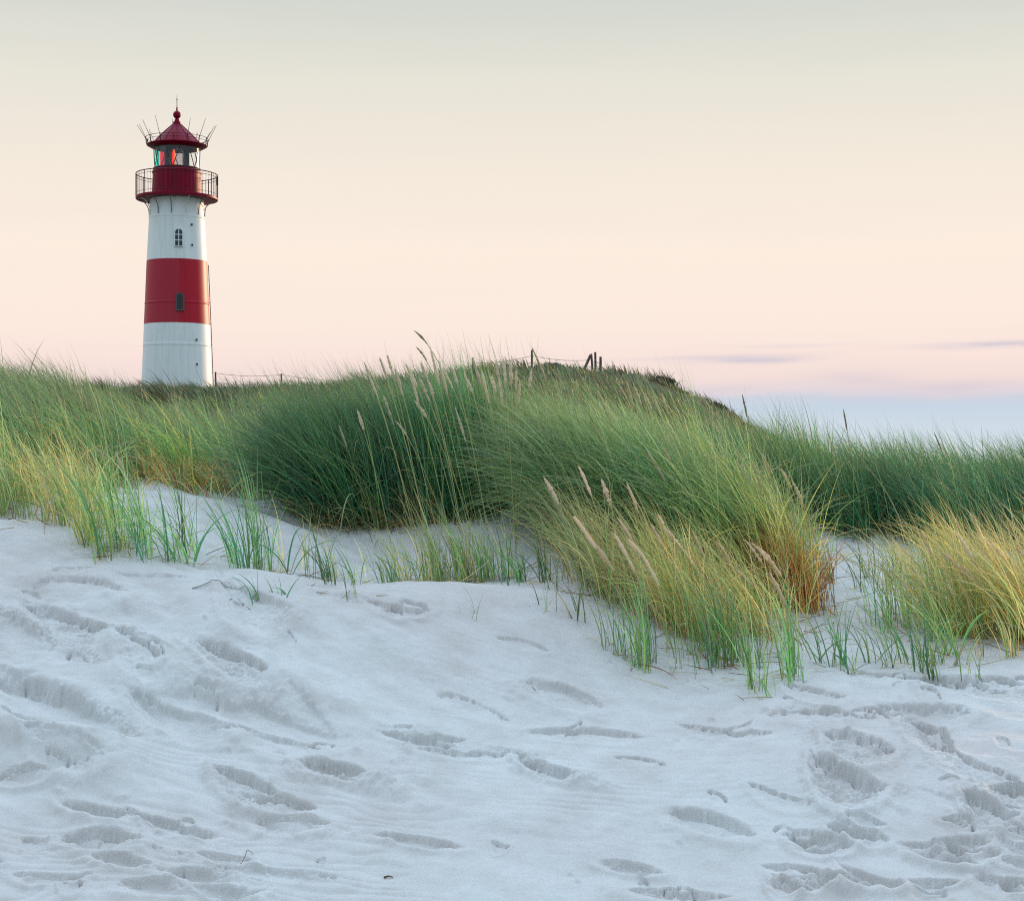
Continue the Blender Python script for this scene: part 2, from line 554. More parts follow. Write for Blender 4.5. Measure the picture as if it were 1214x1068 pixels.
# sea far beyond the dunes
def build_sea():
    m = bpy.data.materials.new('sea_water')
    nt, ns, lk = nodes(m)
    out = N(ns, 'ShaderNodeOutputMaterial')
    b = N(ns, 'ShaderNodeBsdfPrincipled')
    b.inputs['Base Color'].default_value = (.10, .17, .22, 1)
    b.inputs['Roughness'].default_value = .25
    no = N(ns, 'ShaderNodeTexNoise')
    no.inputs['Scale'].default_value = .35
    no.inputs['Detail'].default_value = 6
    tc = N(ns, 'ShaderNodeTexCoord')
    bp = N(ns, 'ShaderNodeBump')
    bp.inputs['Strength'].default_value = .5
    lk.new(tc.outputs['Object'], no.inputs['Vector'])
    lk.new(no.outputs[0], bp.inputs['Height'])
    lk.new(bp.outputs[0], b.inputs['Normal'])
    lk.new(b.outputs[0], out.inputs[0])
    mb = MB()
    mb.add([(-16000, 120, 0), (16000, 120, 0), (16000, 15000, 0), (-16000, 15000, 0)], [(0, 1, 2, 3)])
    o = mb.build('sea', m, loc=(0, 0, -.6))
    tag(o, 'calm pale sea beyond the dunes', 'sea', kind='structure')


build_sea()

# ------------------------------------------------------------------ grass
def lin(r, g, b):
    f = lambda c: ((c / 255 + .055) / 1.055) ** 2.4 if c > 10 else c / 255 / 12.92
    return np.array((f(r), f(g), f(b)))


C_DEEP = np.array((.014, .120, .062))
C_TEAL = np.array((.036, .200, .105))
C_MID = np.array((.130, .280, .085))
C_LIGHT = np.array((.290, .390, .160))
C_PALE = np.array((.450, .480, .270))
C_GOLD = np.array((.560, .430, .170))
C_STRAW = np.array((.600, .490, .290))
C_RUST = np.array((.260, .105, .040))
C_GREY = np.array((.130, .150, .085))
C_HEATH = np.array((.060, .055, .040))


def pick(rng, n, pal):
    cols = np.array([p[0] for p in pal])
    w = np.array([p[1] for p in pal], float)
    return cols[rng.choice(len(pal), n, p=w / w.sum())] * rng.uniform(.6, 1.4, (n, 1))


def ribbons(rng, root, L, az, th0, th1, w, cb, ct, K=6, psi=None, rough=.0):
    """grass blades as bent, tapering ribbons; returns V, F, colours"""
    n = len(L)
    t = np.linspace(0, 1, K + 1)
    th = th0[:, None] + (th1 - th0)[:, None] * t[None, :] ** 1.4
    h = np.stack([np.cos(az), np.sin(az), np.zeros(n)], 1)
    zz = np.array((0, 0, 1.0))
    dr = np.sin(th)[..., None] * h[:, None, :] + np.cos(th)[..., None] * zz
    mid = .5 * (dr[:, 1:] + dr[:, :-1])
    pos = np.concatenate([np.zeros((n, 1, 3)), np.cumsum(mid, 1)], 1) * (L / K)[:, None, None] + root[:, None, :]
    s = np.stack([-np.sin(az), np.cos(az), np.zeros(n)], 1)[:, None, :]
    s = np.broadcast_to(s, dr.shape)
    nn = np.cross(dr, s)
    if psi is None:
        psi = rng.uniform(0, math.pi, n)
    ps = psi[:, None, None] + rng.normal(0, .5, (n, 1, 1)) * t[None, :, None]
    side = np.cos(ps) * s + np.sin(ps) * nn
    prof = np.minimum(1, .75 + t * 1.2) * (1 - t ** 2.2) + .04
    hw = (w[:, None] * prof[None, :] * .5)[..., None]
    V = np.stack([pos - side * hw, pos + side * hw], 2)      # n,K+1,2,3
    c = cb[:, None, :] * (1 - t ** 1.2)[None, :, None] + ct[:, None, :] * (t ** 1.2)[None, :, None]
    sh = np.clip(1 - t / .16, 0, 1)[None, :, None] * .55      # pale brown leaf sheath at the foot
    c = c * (1 - sh) + np.array((.30, .215, .11)) * sh
    Cc = np.repeat(c[:, :, None, :], 2, 2)
    base = (np.arange(n) * (K + 1) * 2)[:, None] + (np.arange(K) * 2)[None, :]
    b = base.ravel()
    Fc = np.stack([b, b + 1, b + 3, b + 2], 1)
    return V.reshape(-1, 3), Fc, Cc.reshape(-1, 3)


def merge(parts):
    V, Fc, C, n = [], [], [], 0
    for v, f, c in parts:
        V.append(v)
        Fc.append(f + n)
        C.append(c)
        n += len(v)
    return np.concatenate(V), np.concatenate(Fc), np.concatenate(C)


def field(seed, centres, per, rad, L, pal, tip, lean=(.15, .75), az=math.pi, azsd=.45, w=.005, K=6, tmix=.5, rust=0.0, Lsd=.17, tsd=.10):
    """blades of many tufts as one set of arrays. centres: (n,2); scalars or per-tuft arrays"""
    rng = np.random.default_rng(seed)
    nt = len(centres)
    cnt = rng.poisson(per, nt).clip(2)
    idx = np.repeat(np.arange(nt), cnt)
    n = len(idx)

    def arr(v):
        v = np.asarray(v, float)
        return v[idx] if v.ndim == 1 and len(v) == nt else np.full(n, float(v))
    off = rng.normal(0, 1, (n, 2))
    xy = centres[idx] + off * arr(rad)[:, None]
    z = ground(xy[:, 0], xy[:, 1], fine=False) - .015
    root = np.column_stack([xy, z])
    tl = rng.normal(1, tsd, nt).clip(.6, 1.5)
    Ls = arr(L) * tl[idx] * rng.normal(1, Lsd, n).clip(.3, 1.16)
    # blades at the rim of a tuft lean outward, and all of them go with the wind
    wx, wy = np.cos(az), np.sin(az)
    taz = rng.normal(0, .42, nt)[idx]
    hx = wx * 1.0 + off[:, 0] * .30 + rng.normal(0, azsd, n) * .6
    hy = wy * 1.0 + off[:, 1] * .30 + rng.normal(0, azsd, n)
    A = np.arctan2(hy, hx) + taz
    k = rng.normal(1, .3, n).clip(.2, 2)
    tk = rng.normal(1, .26, nt).clip(.4, 1.7)[idx]
    th0 = arr(lean[0]) * k * tk + rng.normal(0, .08, n)
    th1 = th0 + (arr(lean[1]) - arr(lean[0])) * rng.normal(1, .35, n).clip(.1, 2.2) * tk
    tint = np.array([(1, 1, 1), (1.25, 1.10, .85), (.80, .95, 1.0), (1.15, 1.1, .95)])[rng.integers(0, 4, nt)]
    pn = fbm(centres[:, 0] * 1.5 + 3.1, centres[:, 1] * 1.1 + 7.7, 3)
    yel = sstep(.0, .55, fbm(centres[:, 0] * .9 - 5, centres[:, 1] * .8 + 2, 3) + .12 * rng.normal(0, 1, nt))[:, None]
    patch = (1 + 1.1 * pn).clip(.45, 1.5)[:, None] * ((1 - yel) * np.array((.85, .97, .95)) + yel * np.array((1.42, 1.20, .92)))
    wild = rng.random(n) < .08                 # bent, broken and wind-tossed blades
    A = np.where(wild, rng.uniform(0, 2 * math.pi, n), A)
    th1 = np.where(wild, th1 + rng.uniform(.2, 1.3, n), th1)
    Ls = np.where(wild, Ls * rng.uniform(.5, .95, n), Ls)
    cb = pick(rng, n, pal) * (rng.normal(1, .22, nt).clip(.5, 1.5)[:, None] * tint * patch)[idx]
    ct = pick(rng, n, tip)
    ct = cb * (1 - tmix) + ct * tmix
    if rust:
        q = rng.random(n) < rust
        cb[q] = pick(rng, q.sum(), [(C_RUST, 1), (C_GOLD, .8), (C_STRAW, .6)])
    q = wild & (rng.random(n) < .5)
    cb[q] = pick(rng, q.sum(), [(C_STRAW, 2), (C_GOLD, 1), (C_PALE, 1)])
    ct[q] = cb[q]
    ws = np.full(n, 1.0) * w * rng.uniform(.5, 1.0, n) * np.where(rng.random(n) < .15, 1.8, 1.1)
    return ribbons(rng, root, Ls, A, th0, th1, ws, cb, ct, K)


def region(rng, n, u0, u1, d0, d1, acc=None):
    """random ground points in a wedge of the view, evenly spread over the ground"""
    out = np.zeros((0, 2))
    while len(out) < n:
        m = n * 3
        d = np.sqrt(rng.uniform(d0 * d0, d1 * d1, m))
        u = rng.uniform(u0, u1, m)
        if acc is not None:
            k = acc(u, d) > rng.random(m)
            u, d = u[k], d[k]
        out = np.concatenate([out, np.column_stack([d * (u - CX) / F, d])])
        if len(u) == 0:
            break
    return out[:n]


def litter(seed, c, n, spread=.16):
    # dead blades and sheaths lying on the sand round a tussock's foot
    rng = np.random.default_rng(seed)
    k = rng.integers(0, len(c), n)
    xy = c[k] + rng.normal(0, 1, (n, 2)) * (spread, spread * .8)
    root = np.column_stack([xy, gz(xy[:, 0], xy[:, 1]) + rng.uniform(.002, .02, n)])
    col = pick(rng, n, [(C_STRAW, 3), (C_GOLD, 2), (C_RUST, 2), (np.array((.30, .24, .17)), 2)])
    th = rng.normal(1.42, .22, n)
    return ribbons(rng, root, rng.uniform(.04, .26, n), rng.uniform(0, 2 * math.pi, n), th, th + rng.normal(.1, .35, n), rng.uniform(.003, .006, n), col, col * .9, 6)


def stuff(name, label, parts, mat=None):
    V, Fc, C = merge(parts)
    o = mesh_np(name, V, Fc, mat or M_BLADE, C)
    tag(o, label, 'grass', kind='stuff')
    return o


GREEN = [(C_DEEP, 2), (C_TEAL, 3), (C_MID, 3), (C_LIGHT, 1)]
LIGHTG = [(C_TEAL, 1), (C_MID, 3), (C_LIGHT, 4), (C_PALE, 1)]
DARKG = [(C_DEEP, 4), (C_TEAL, 4), (C_MID, 1.5)]
GOLDEN = [(C_MID, 2), (C_LIGHT, 3), (C_PALE, 1.5), (C_GOLD, 2), (C_STRAW, 1)]
TIPS = [(C_LIGHT, 2), (C_PALE, 3), (C_GOLD, 1.5), (C_STRAW, 1)]
TIPG = [(C_GOLD, 2), (C_STRAW, 2), (C_PALE, 1)]
FARH = [(C_GREY, 4), (np.array((.11, .10, .06)), 2.5), (C_TEAL * .7, 1.5), (C_MID * .6, 1.5), (C_HEATH, 2)]
FARG = [(C_GREY, 3), (C_MID, 2.5), (C_TEAL, 2), (C_LIGHT, .8), (C_HEATH, 1)]


def edge_l(u):            # nearest depth of the left bank's grass for each column
    return np.interp(u, [-400, 0, 60, 130, 180, 330, 380, 420], [9.0, 9.5, 9.9, 10.35, 10.75, 10.8, 10.5, 10.3])


def grass_left():
    rng = np.random.default_rng(21)
    a = region(rng, 640, -420, 440, 9.0, 13.5, lambda u, d: sstep(0, .25, d - edge_l(u)))
    b = region(rng, 620, -420, 470, 13.0, 19.5)
    ua = CX + F * a[:, 0] / a[:, 1]
    g = sstep(140, 20, ua) * sstep(11.2, 9.6, a[:, 1])
    p = [field(1, a[::2], 60, .085, .66 - .14 * sstep(120, 260, ua[::2]), GREEN, TIPS, (.30, 1.25), w=.0062, azsd=.4, tmix=.5, rust=.05, tsd=.16),
         field(2, b[::2], 56, .13, .52 - .14 * sstep(120, 260, CX + F * b[::2, 0] / b[::2, 1]), GREEN, TIPS, (.36, 1.3), w=.0072, azsd=.4, tmix=.5, K=5, tsd=.24)]
    gi = a[g > .15]
    p.append(field(3, gi, 12, .1, .52, GOLDEN, TIPG, (.22, 1.0), w=.005, tmix=.5))
    lo = region(rng, 150, -200, 330, 9.6, 11.4, lambda u, d: (np.abs(d - edge_l(u) - .1) < .2) * 1.0)
    p.append(field(4, lo, 10, .07, .30, [(C_RUST, 2), (C_GOLD, 1.5), (C_STRAW, 1), (C_MID, 2)], TIPG, (.4, 1.3), w=.005, azsd=.8))
    stuff('grass', 'dense wind-combed marram grass covering the left dune bank below the lighthouse', p)


def grass_right():
    rng = np.random.default_rng(22)
    lo = lambda u: np.interp(u, [840, 900, 980, 1060, 1214, 1500], [10.9, 11.2, 11.6, 11.8, 11.6, 11.4])
    a = region(rng, 520, 850, 1500, 10.8, 13.6, lambda u, d: sstep(0, .25, d - lo(u)))
    b = region(rng, 320, 860, 1520, 13.2, 17.5)
    p = [field(5, a[::2], 60, .09, .70, DARKG + [(C_LIGHT, .8)], TIPS, (.25, 1.1), w=.0062, azsd=.5, tmix=.30, rust=.03),
         field(6, b[::2], 50, .13, .58, GREEN, TIPS, (.28, 1.1), w=.0066, azsd=.5, tmix=.4, K=5)]
    c = region(rng, 110, 1090, 1500, 11.6, 13.6)
    p.append(field(7, c, 14, .1, .58, GOLDEN, TIPG, (.16, .8), w=.0055))
    stuff('grass', 'dark green marram grass along the crest of the right dune bank', p)


def grass_mid():
    rng = np.random.default_rng(23)
    a = region(rng, 520, 590, 930, 10.3, 14.0, lambda u, d: sstep(0, .3, d - np.interp(u, [590, 660, 720, 850, 930], [11.4, 11.2, 10.5, 10.2, 11.0])))
    b = region(rng, 620, 300, 960, 13.5, 21)
    p = [field(8, a[::2], 60, .09, .56 - .14 * sstep(740, 860, CX + F * a[::2, 0] / a[::2, 1]), LIGHTG, TIPS, (.36, 1.3), w=.0060, azsd=.4, tmix=.5, rust=.03),
         field(9, b[::2], 56, .15, .36, LIGHTG, TIPS, (.36, 1.25), w=.0075, azsd=.4, tmix=.5, K=5)]
    stuff('grass', 'light green marram grass rising behind the large tussocks', p)


def grass_far():
    rng = np.random.default_rng(24)
    n = 5200
    a = region(rng, n, -260, 1150, 19.5, 44, lambda u, d: np.clip(.45 + sstep(-.5, .2, fbm(u * d / F * .35, d * .35, 3)), 0, 1))
    p = [field(10, a, 13, .22, .34, FARG, TIPS, (.3, 1.15), w=.014, azsd=.5, K=4, tmix=.35, tsd=.22)]
    b = region(rng, 8200, -260, 1200, 43, 90, lambda u, d: np.clip(.45 + sstep(-.5, .2, fbm(u * d / F * .2, d * .2, 3)), 0, 1))
    p.append(field(11, b, 11, .42, .36, FARH, [(C_GREY, 2), (C_PALE, 1.5), (C_LIGHT, 1)], (.3, 1.1), w=.028, azsd=.6, K=3, tmix=.35, tsd=.3))
    sk = np.array([(d * (u - CX) / F, d) for u, d in zip(rng.uniform(-200, 470, 60), rng.uniform(36, 62, 60))])
    p.append(field(12, sk, 150, .30, .62, [(C_HEATH, 3), (C_GREY, 2), (C_TEAL * .6, 2)], [(C_GREY, 2), (C_PALE, 1)], (.3, 1.2), w=.022, azsd=.6, K=4, tmix=.3, tsd=.3))
    hl = np.array([(d * (u - CX) / F, d) for u, d in zip(rng.uniform(560, 930, 110), rng.uniform(36, 66, 110)) if not (590 < u < 745 and d > 52)])
    p.append(field(13, hl, 110, .38, .42, [(C_HEATH, 3), (np.array((.13, .10, .06)), 2), (C_GREY, 2)], [(C_GREY, 2), (C_PALE, .6)], (.3, 1.1), w=.022, azsd=.7, K=3, tmix=.3, tsd=.3))
    stuff('grass', 'short grey-green grass on the far dunes around the lighthouse', p)


grass_left()
grass_right()
grass_mid()
grass_far()


# ---- seed heads: a thin bent stalk with a bristly straw spike
def seed_head(rng, root, tip, parent, origin, ear=.22, r=.0088, col=None, sag=.12):
    root, tip = np.asarray(root, float), np.asarray(tip, float)
    L = np.linalg.norm(tip - root)
    ctrl = root + (tip - root) * .55 + np.array((0, 0, sag * L)) + (root[:2].tolist() + [0] - np.append(tip[:2], 0)) * 0
    n = 26
    t = np.linspace(0, 1, n)[:, None]
    e0 = max(.3, 1 - ear / L)
    t = np.concatenate([np.linspace(0, e0, 9)[:-1], np.linspace(e0, 1, n - 8)])[:, None]
    c = (1 - t) ** 2 * root + 2 * t * (1 - t) * ctrl + t * t * tip
    q = np.clip((t[:, 0] - e0) / (1 - e0), 0, 1)
    rad = np.where(q <= 0, .0022, r * np.clip(np.sin(np.pi * (q * .86 + .08)), .05, 1) ** .6 * (1 + .25 * rng.normal(0, 1, len(q)) * (q > 0)))
    rad = np.maximum(rad, .0014)
    k = 6
    tg = np.gradient(c, axis=0)
    tg /= np.linalg.norm(tg, axis=1)[:, None] + 1e-9
    s = np.cross(tg, (0, 0.3, 1.0))
    s /= np.linalg.norm(s, axis=1)[:, None] + 1e-9
    w = np.cross(s, tg)
    A = np.arange(k) * 2 * math.pi / k
    V = c[:, None, :] + rad[:, None, None] * (np.cos(A)[None, :, None] * s[:, None, :] + np.sin(A)[None, :, None] * w[:, None, :])
    V = V.reshape(-1, 3)
    m = len(c)
    i = (np.arange(m - 1) * k)[:, None]
    j = np.arange(k)[None, :]
    j2 = (j + 1) % k
    Fc = np.stack([(i + j).ravel(), (i + j2).ravel(), (i + k + j2).ravel(), (i + k + j).ravel()], 1)
    col = C_STRAW if col is None else col
    cc = np.where(q[:, None] > 0, col * rng.uniform(.85, 1.1), C_LIGHT * .5 + C_GOLD * .5)
    cols = np.repeat(cc, k, 0)
    # awns standing off the spike
    nb = 46
    qi = rng.uniform(.02, .98, nb)
    ti = np.interp(qi, q[8:], t[8:, 0])
    pc = np.column_stack([np.interp(ti, t[:, 0], c[:, d]) for d in range(3)])
    tv = np.column_stack([np.interp(ti, t[:, 0], tg[:, d]) for d in range(3)])
    rd = rng.normal(0, 1, (nb, 3))
    rd -= (rd * tv).sum(1)[:, None] * tv
    rd /= np.linalg.norm(rd, axis=1)[:, None]
    tipb = pc + tv * .017 + rd * (r * 1.45 * np.sin(np.pi * (qi * .8 + .15)))[:, None]
    sd = np.cross(tv, rd) * .0012
    vb = np.stack([pc - sd, pc + sd, tipb + sd * .4, tipb - sd * .4], 1).reshape(-1, 3)
    fb = np.arange(nb * 4).reshape(-1, 4)
    V2, F2, C2 = merge([(V, Fc, cols), (vb, fb, np.tile(col * 1.1, (nb * 4, 1)))])
    return mesh_np('seed_head', V2, F2, M_EAR, C2, parent=parent, origin=origin)


def ears(rng, tips, d, base, spread, parent, origin, **kw):
    """tips: photo pixels; roots are near the tussock's base"""
    for (px, py) in tips:
        dd = d + rng.uniform(-.25, .25)
        tp = P(px, py, dd)
        rx = np.clip(tp[0] + rng.uniform(.18, .34), base[0] - spread, base[0] + spread)
        ry = dd + rng.uniform(-.1, .1)
        rt = (rx, ry, ground([rx], [ry], False)[0])
        k = dict(kw)
        k['r'] = .0088 * rng.uniform(.75, 1.12)
        k['ear'] = rng.uniform(.16, .25)
        k['sag'] = rng.uniform(.04, .22)
        seed_head(rng, rt, tp, parent, origin, **k)


def tussock(name, label, px, d, parts, tips=(), tips_d=None, dry=None, spread=.6, seed=0, cat='grass tussock', group=None, ear_kw=None):
    x = d * (px - CX) / F
    o = (x, d, float(gz(x, d)[0]))
    root = empty(name, o)
    tag(root, label, cat, group)
    V, Fc, C = merge(parts)
    mesh_np('leaf_blades', V, Fc, M_BLADE, C, parent=root, origin=o)
    if dry:
        V, Fc, C = merge(dry)
        mesh_np('dry_blades', V, Fc, M_BLADE, C, parent=root, origin=o)
    rng = np.random.default_rng(seed)
    if len(tips):
        ears(rng, tips, tips_d or d, (x, d), spread, root, o, **(ear_kw or {}))
    return root


def disc(rng, n, px, d, rx, ry):
    r = np.sqrt(rng.random(n))
    a = rng.uniform(0, 2 * math.pi, n)
    x = d * (px - CX) / F
    return np.column_stack([x + rx * r * np.cos(a), d + ry * r * np.sin(a)])


# centre: the tall dark tussock
def big_tussock():
    rng = np.random.default_rng(31)
    c = disc(rng, 150, 485, 10.45, .58, .42)
    q = (c[:, 0] - c[:, 0].mean()) / .58
    p = [field(31, c, 48, .07, .83, DARKG + [(C_MID, 1)], TIPS, (.18 - .22 * q, .70 - .30 * q), w=.0058, azsd=.55, tmix=.30, K=7)]
    c2 = disc(rng, 46, 395, 10.3, .22, .3)
    p.append(field(32, c2, 40, .06, .78, DARKG, TIPS, (.5, 1.25), w=.0056, azsd=.35, tmix=.3, K=7))
    c4 = disc(rng, 50, 578, 10.75, .22, .2)
    p.append(field(35, c4, 34, .07, .84, GREEN, TIPS, (.15, .7), w=.0056, azsd=.4, tmix=.5, K=7))
    c3 = disc(rng, 36, 465, 10.1, .5, .1)
    dry = [field(33, c3, 12, .06, .34, [(C_RUST, 2), (C_GOLD, 2), (C_STRAW, 2)], TIPG, (.6, 1.6), w=.0045, azsd=1.2), litter(134, c3, 160)]
    tips = [(432, 430), (437, 445), (450, 424), (459, 421), (468, 437), (481, 432), (486, 443), (497, 448), (499, 430), (511, 416), (508, 452), (520, 428), (527, 441), (536, 436), (551, 445),
            (560, 424), (588, 430), (597, 426), (605, 427), (571, 440), (583, 446), (540, 484), (492, 476), (470, 500), (424, 487), (402, 505), (455, 470), (616, 452), (592, 452), (630, 440), (612, 440)]
    r = tussock('marram_tussock', 'tall dark green central marram tussock with straw seed heads, above the sand hollow', 485, 10.45, p, tips, 9.72, dry, .66, 5, ear_kw=dict(col=np.array((.66, .54, .36))))
    x = 10.45 * (485 - CX) / F
    o = tuple(r.location)
    rg = np.random.default_rng(6)
    for (tx, ty, rx) in ((492, 393, 580), (494, 412, 560)):
        tp = P(tx, ty, 10.4)
        rp = P(rx, 600, 10.4)
        seed_head(rg, (rp[0], 10.4, ground([rp[0]], [10.4], False)[0]), tp, r, o, ear=.22, sag=.30, r=.006, col=C_STRAW * .6)
    seed_head(rg, (*P(690, 600, 10.6)[:2], P(690, 600, 10.6)[2]), P(631, 413, 10.6), r, o, ear=.3, sag=.16, r=.008, col=C_STRAW * .8)


def wind_tussock():
    rng = np.random.default_rng(41)
    c = disc(rng, 110, 735, 9.95, .42, .40)
    p = [field(41, c, 46, .07, .84, LIGHTG + [(C_TEAL, 2)], TIPS, (.42, 1.45), w=.0056, azsd=.38, tmix=.45, K=8)]
    c2 = disc(rng, 46, 722, 9.75, .26, .28)
    p.append(field(42, c2, 40, .07, .58, LIGHTG, TIPS, (.55, 1.6), w=.0054, azsd=.4, tmix=.5, K=8))
    tips = [(731, 453), (742, 450), (752, 458), (765, 466), (775, 470), (784, 468), (712, 470), (697, 488), (755, 482), (722, 494)]
    tussock('marram_tussock', 'light green marram tussock swept flat by wind, right of the tall dark tussock', 735, 9.95, p, tips, 10.2, None, .5, 7)


def dome_tussock():
    rng = np.random.default_rng(51)
    c = disc(rng, 120, 880, 9.65, .36, .36)
    p = [field(51, c, 46, .065, .84, LIGHTG + [(C_TEAL, 2)], TIPS, (.36, 1.30), w=.0056, azsd=.36, tmix=.48, K=8)]
    c3 = disc(rng, 44, 930, 9.35, .17, .2)
    dry = [field(53, c3, 26, .05, .48, [(C_RUST, 4), (C_GOLD, 2), (C_STRAW, 1)], [(C_RUST, 2), (C_GOLD, 2)], (.15, 1.0), w=.005, azsd=.8), litter(154, c3, 160, .2)]
    tips = [(768, 536), (785, 530), (800, 545), (872, 545), (881, 560), (893, 548), (905, 540), (925, 556), (940, 572), (895, 575)]
    tussock('marram_tussock', 'domed light green marram tussock with rust-brown dead blades at its right foot', 880, 9.65, p, tips, 9.4, dry, .5, 8)


def golden_tussock():
    rng = np.random.default_rng(61)
    ps = []
    for k, (px, py, n) in enumerate([(700, 690, 12), (735, 712, 14), (770, 728, 14), (805, 742, 14), (840, 752, 14), (875, 752, 14), (905, 745, 12), (760, 700, 14), (800, 712, 14), (845, 722, 14), (885, 720, 12), (690, 668, 8), (920, 712, 10)]):
        d = depth_at(px, py)
        ps.append(disc(rng, n, px, d, .15, .12))
    c = np.concatenate(ps)
    p = [field(61, c[::2], 19, .05, .58, GOLDEN, TIPG, (.30, 1.15), w=.0050, azsd=.5, tmix=.55, K=7)]
    dry = [field(62, c[::3], 8, .06, .4, [(C_RUST, 1.4), (C_GOLD, 3), (C_STRAW, 2)], TIPG, (.3, 1.2), w=.0045, azsd=.7), litter(163, c, 420)]
    tips = [(645, 567), (686, 553), (713, 568), (743, 573), (680, 612), (733, 615), (728, 632), (772, 622), (790, 628), (800, 640), (850, 642), (883, 640), (893, 645), (902, 650),
            (760, 655), (815, 660), (862, 668), (700, 640), (912, 678), (838, 690), (780, 610), (745, 640), (822, 632)]
    tussock('marram_tussock', 'golden marram tussock with pinkish seed heads on the edge of the bare sand slope', 800, depth_at(800, 735), p, tips, depth_at(800, 735) - .1, dry, .75, 9,
            ear_kw=dict(col=np.array((.80, .58, .38))))


def right_tussock():
    rng = np.random.default_rng(71)
    ps = []
    for (px, py, n) in [(1110, 742, 10), (1145, 752, 16), (1180, 757, 18), (1215, 760, 18), (1250, 764, 18), (1290, 764, 16), (1150, 722, 14), (1190, 726, 16), (1240, 728, 16), (1290, 730, 14)]:
        d = depth_at(px, py)
        ps.append(disc(rng, n, px, d, .16, .12))
    c = np.concatenate(ps)
    p = [field(71, c[::2], 24, .05, .60, GOLDEN + [(C_GOLD, 2)], TIPG, (.26, 1.05), w=.0050, azsd=.5, tmix=.6, K=7)]
    p.append(litter(173, c, 320))
    tips = [(1092, 629), (1133, 630), (1128, 645), (1162, 634), (1175, 642), (1118, 655), (1186, 652), (1150, 660), (1204, 648), (1140, 672), (1230, 640)]
    tussock('marram_tussock', 'golden yellow marram tussock at the far right in front of the dark bank', 1190, depth_at(1190, 745), p, tips, depth_at(1190, 755), None, .6, 10,
            ear_kw=dict(col=np.array((.80, .60, .39))))


def left_tussock():
    rng = np.random.default_rng(81)
    ps = []
    for (px, py, n) in [(-70, 606, 12), (-20, 606, 10), (20, 600, 10), (60, 612, 10), (95, 616, 10), (130, 630, 10), (-120, 608, 12)]:
        ps.append(disc(rng, n, px, depth_at(px, py), .16, .14))
    c = np.concatenate(ps)
    p = [field(81, c, 10, .05, .5, GOLDEN, TIPS, (.18, .9), w=.0050, azsd=.55, tmix=.5, K=7)]
    p.append(litter(183, c, 160))
    tips = [(112, 530), (137, 536), (70, 545)]
    tussock('marram_tussock', 'yellow-green marram tussock at the left edge where the grass bank meets the sand', 40, depth_at(40, 605), p, tips, 9.4, None, .7, 11)


big_tussock()
wind_tussock()
dome_tussock()
golden_tussock()
right_tussock()
left_tussock()

# long lone seed heads above the right bank
def lone_ear(px0, py0, px1, py1, d, label, **kw):
    rt, tp = P(px0, py0, d), P(px1, py1, d)
    rt[2] = ground([rt[0]], [rt[1]], False)[0]
    rng = np.random.default_rng(int(px0))
    r = empty('grass_stalk', tuple(rt))
    tag(r, label, 'grass stalk', 'lone seed stalks above the right dune bank')
    seed_head(rng, rt, tp, r, tuple(rt), ear=.19, r=.0066, **kw)


lone_ear(912, 600, 880, 468, 11.4, 'leftmost lone seed stalk against the sky, over the slope right of the far hill', col=C_STRAW * .4, sag=.05)
lone_ear(1022, 620, 1000, 486, 12.2, 'lone seed stalk standing tallest from the middle of the dark right bank', col=C_STRAW * .45, sag=.06)
lone_ear(1150, 620, 1108, 514, 12.4, 'rightmost lone seed stalk, bent left above the right bank', col=C_STRAW * .5, sag=.1)

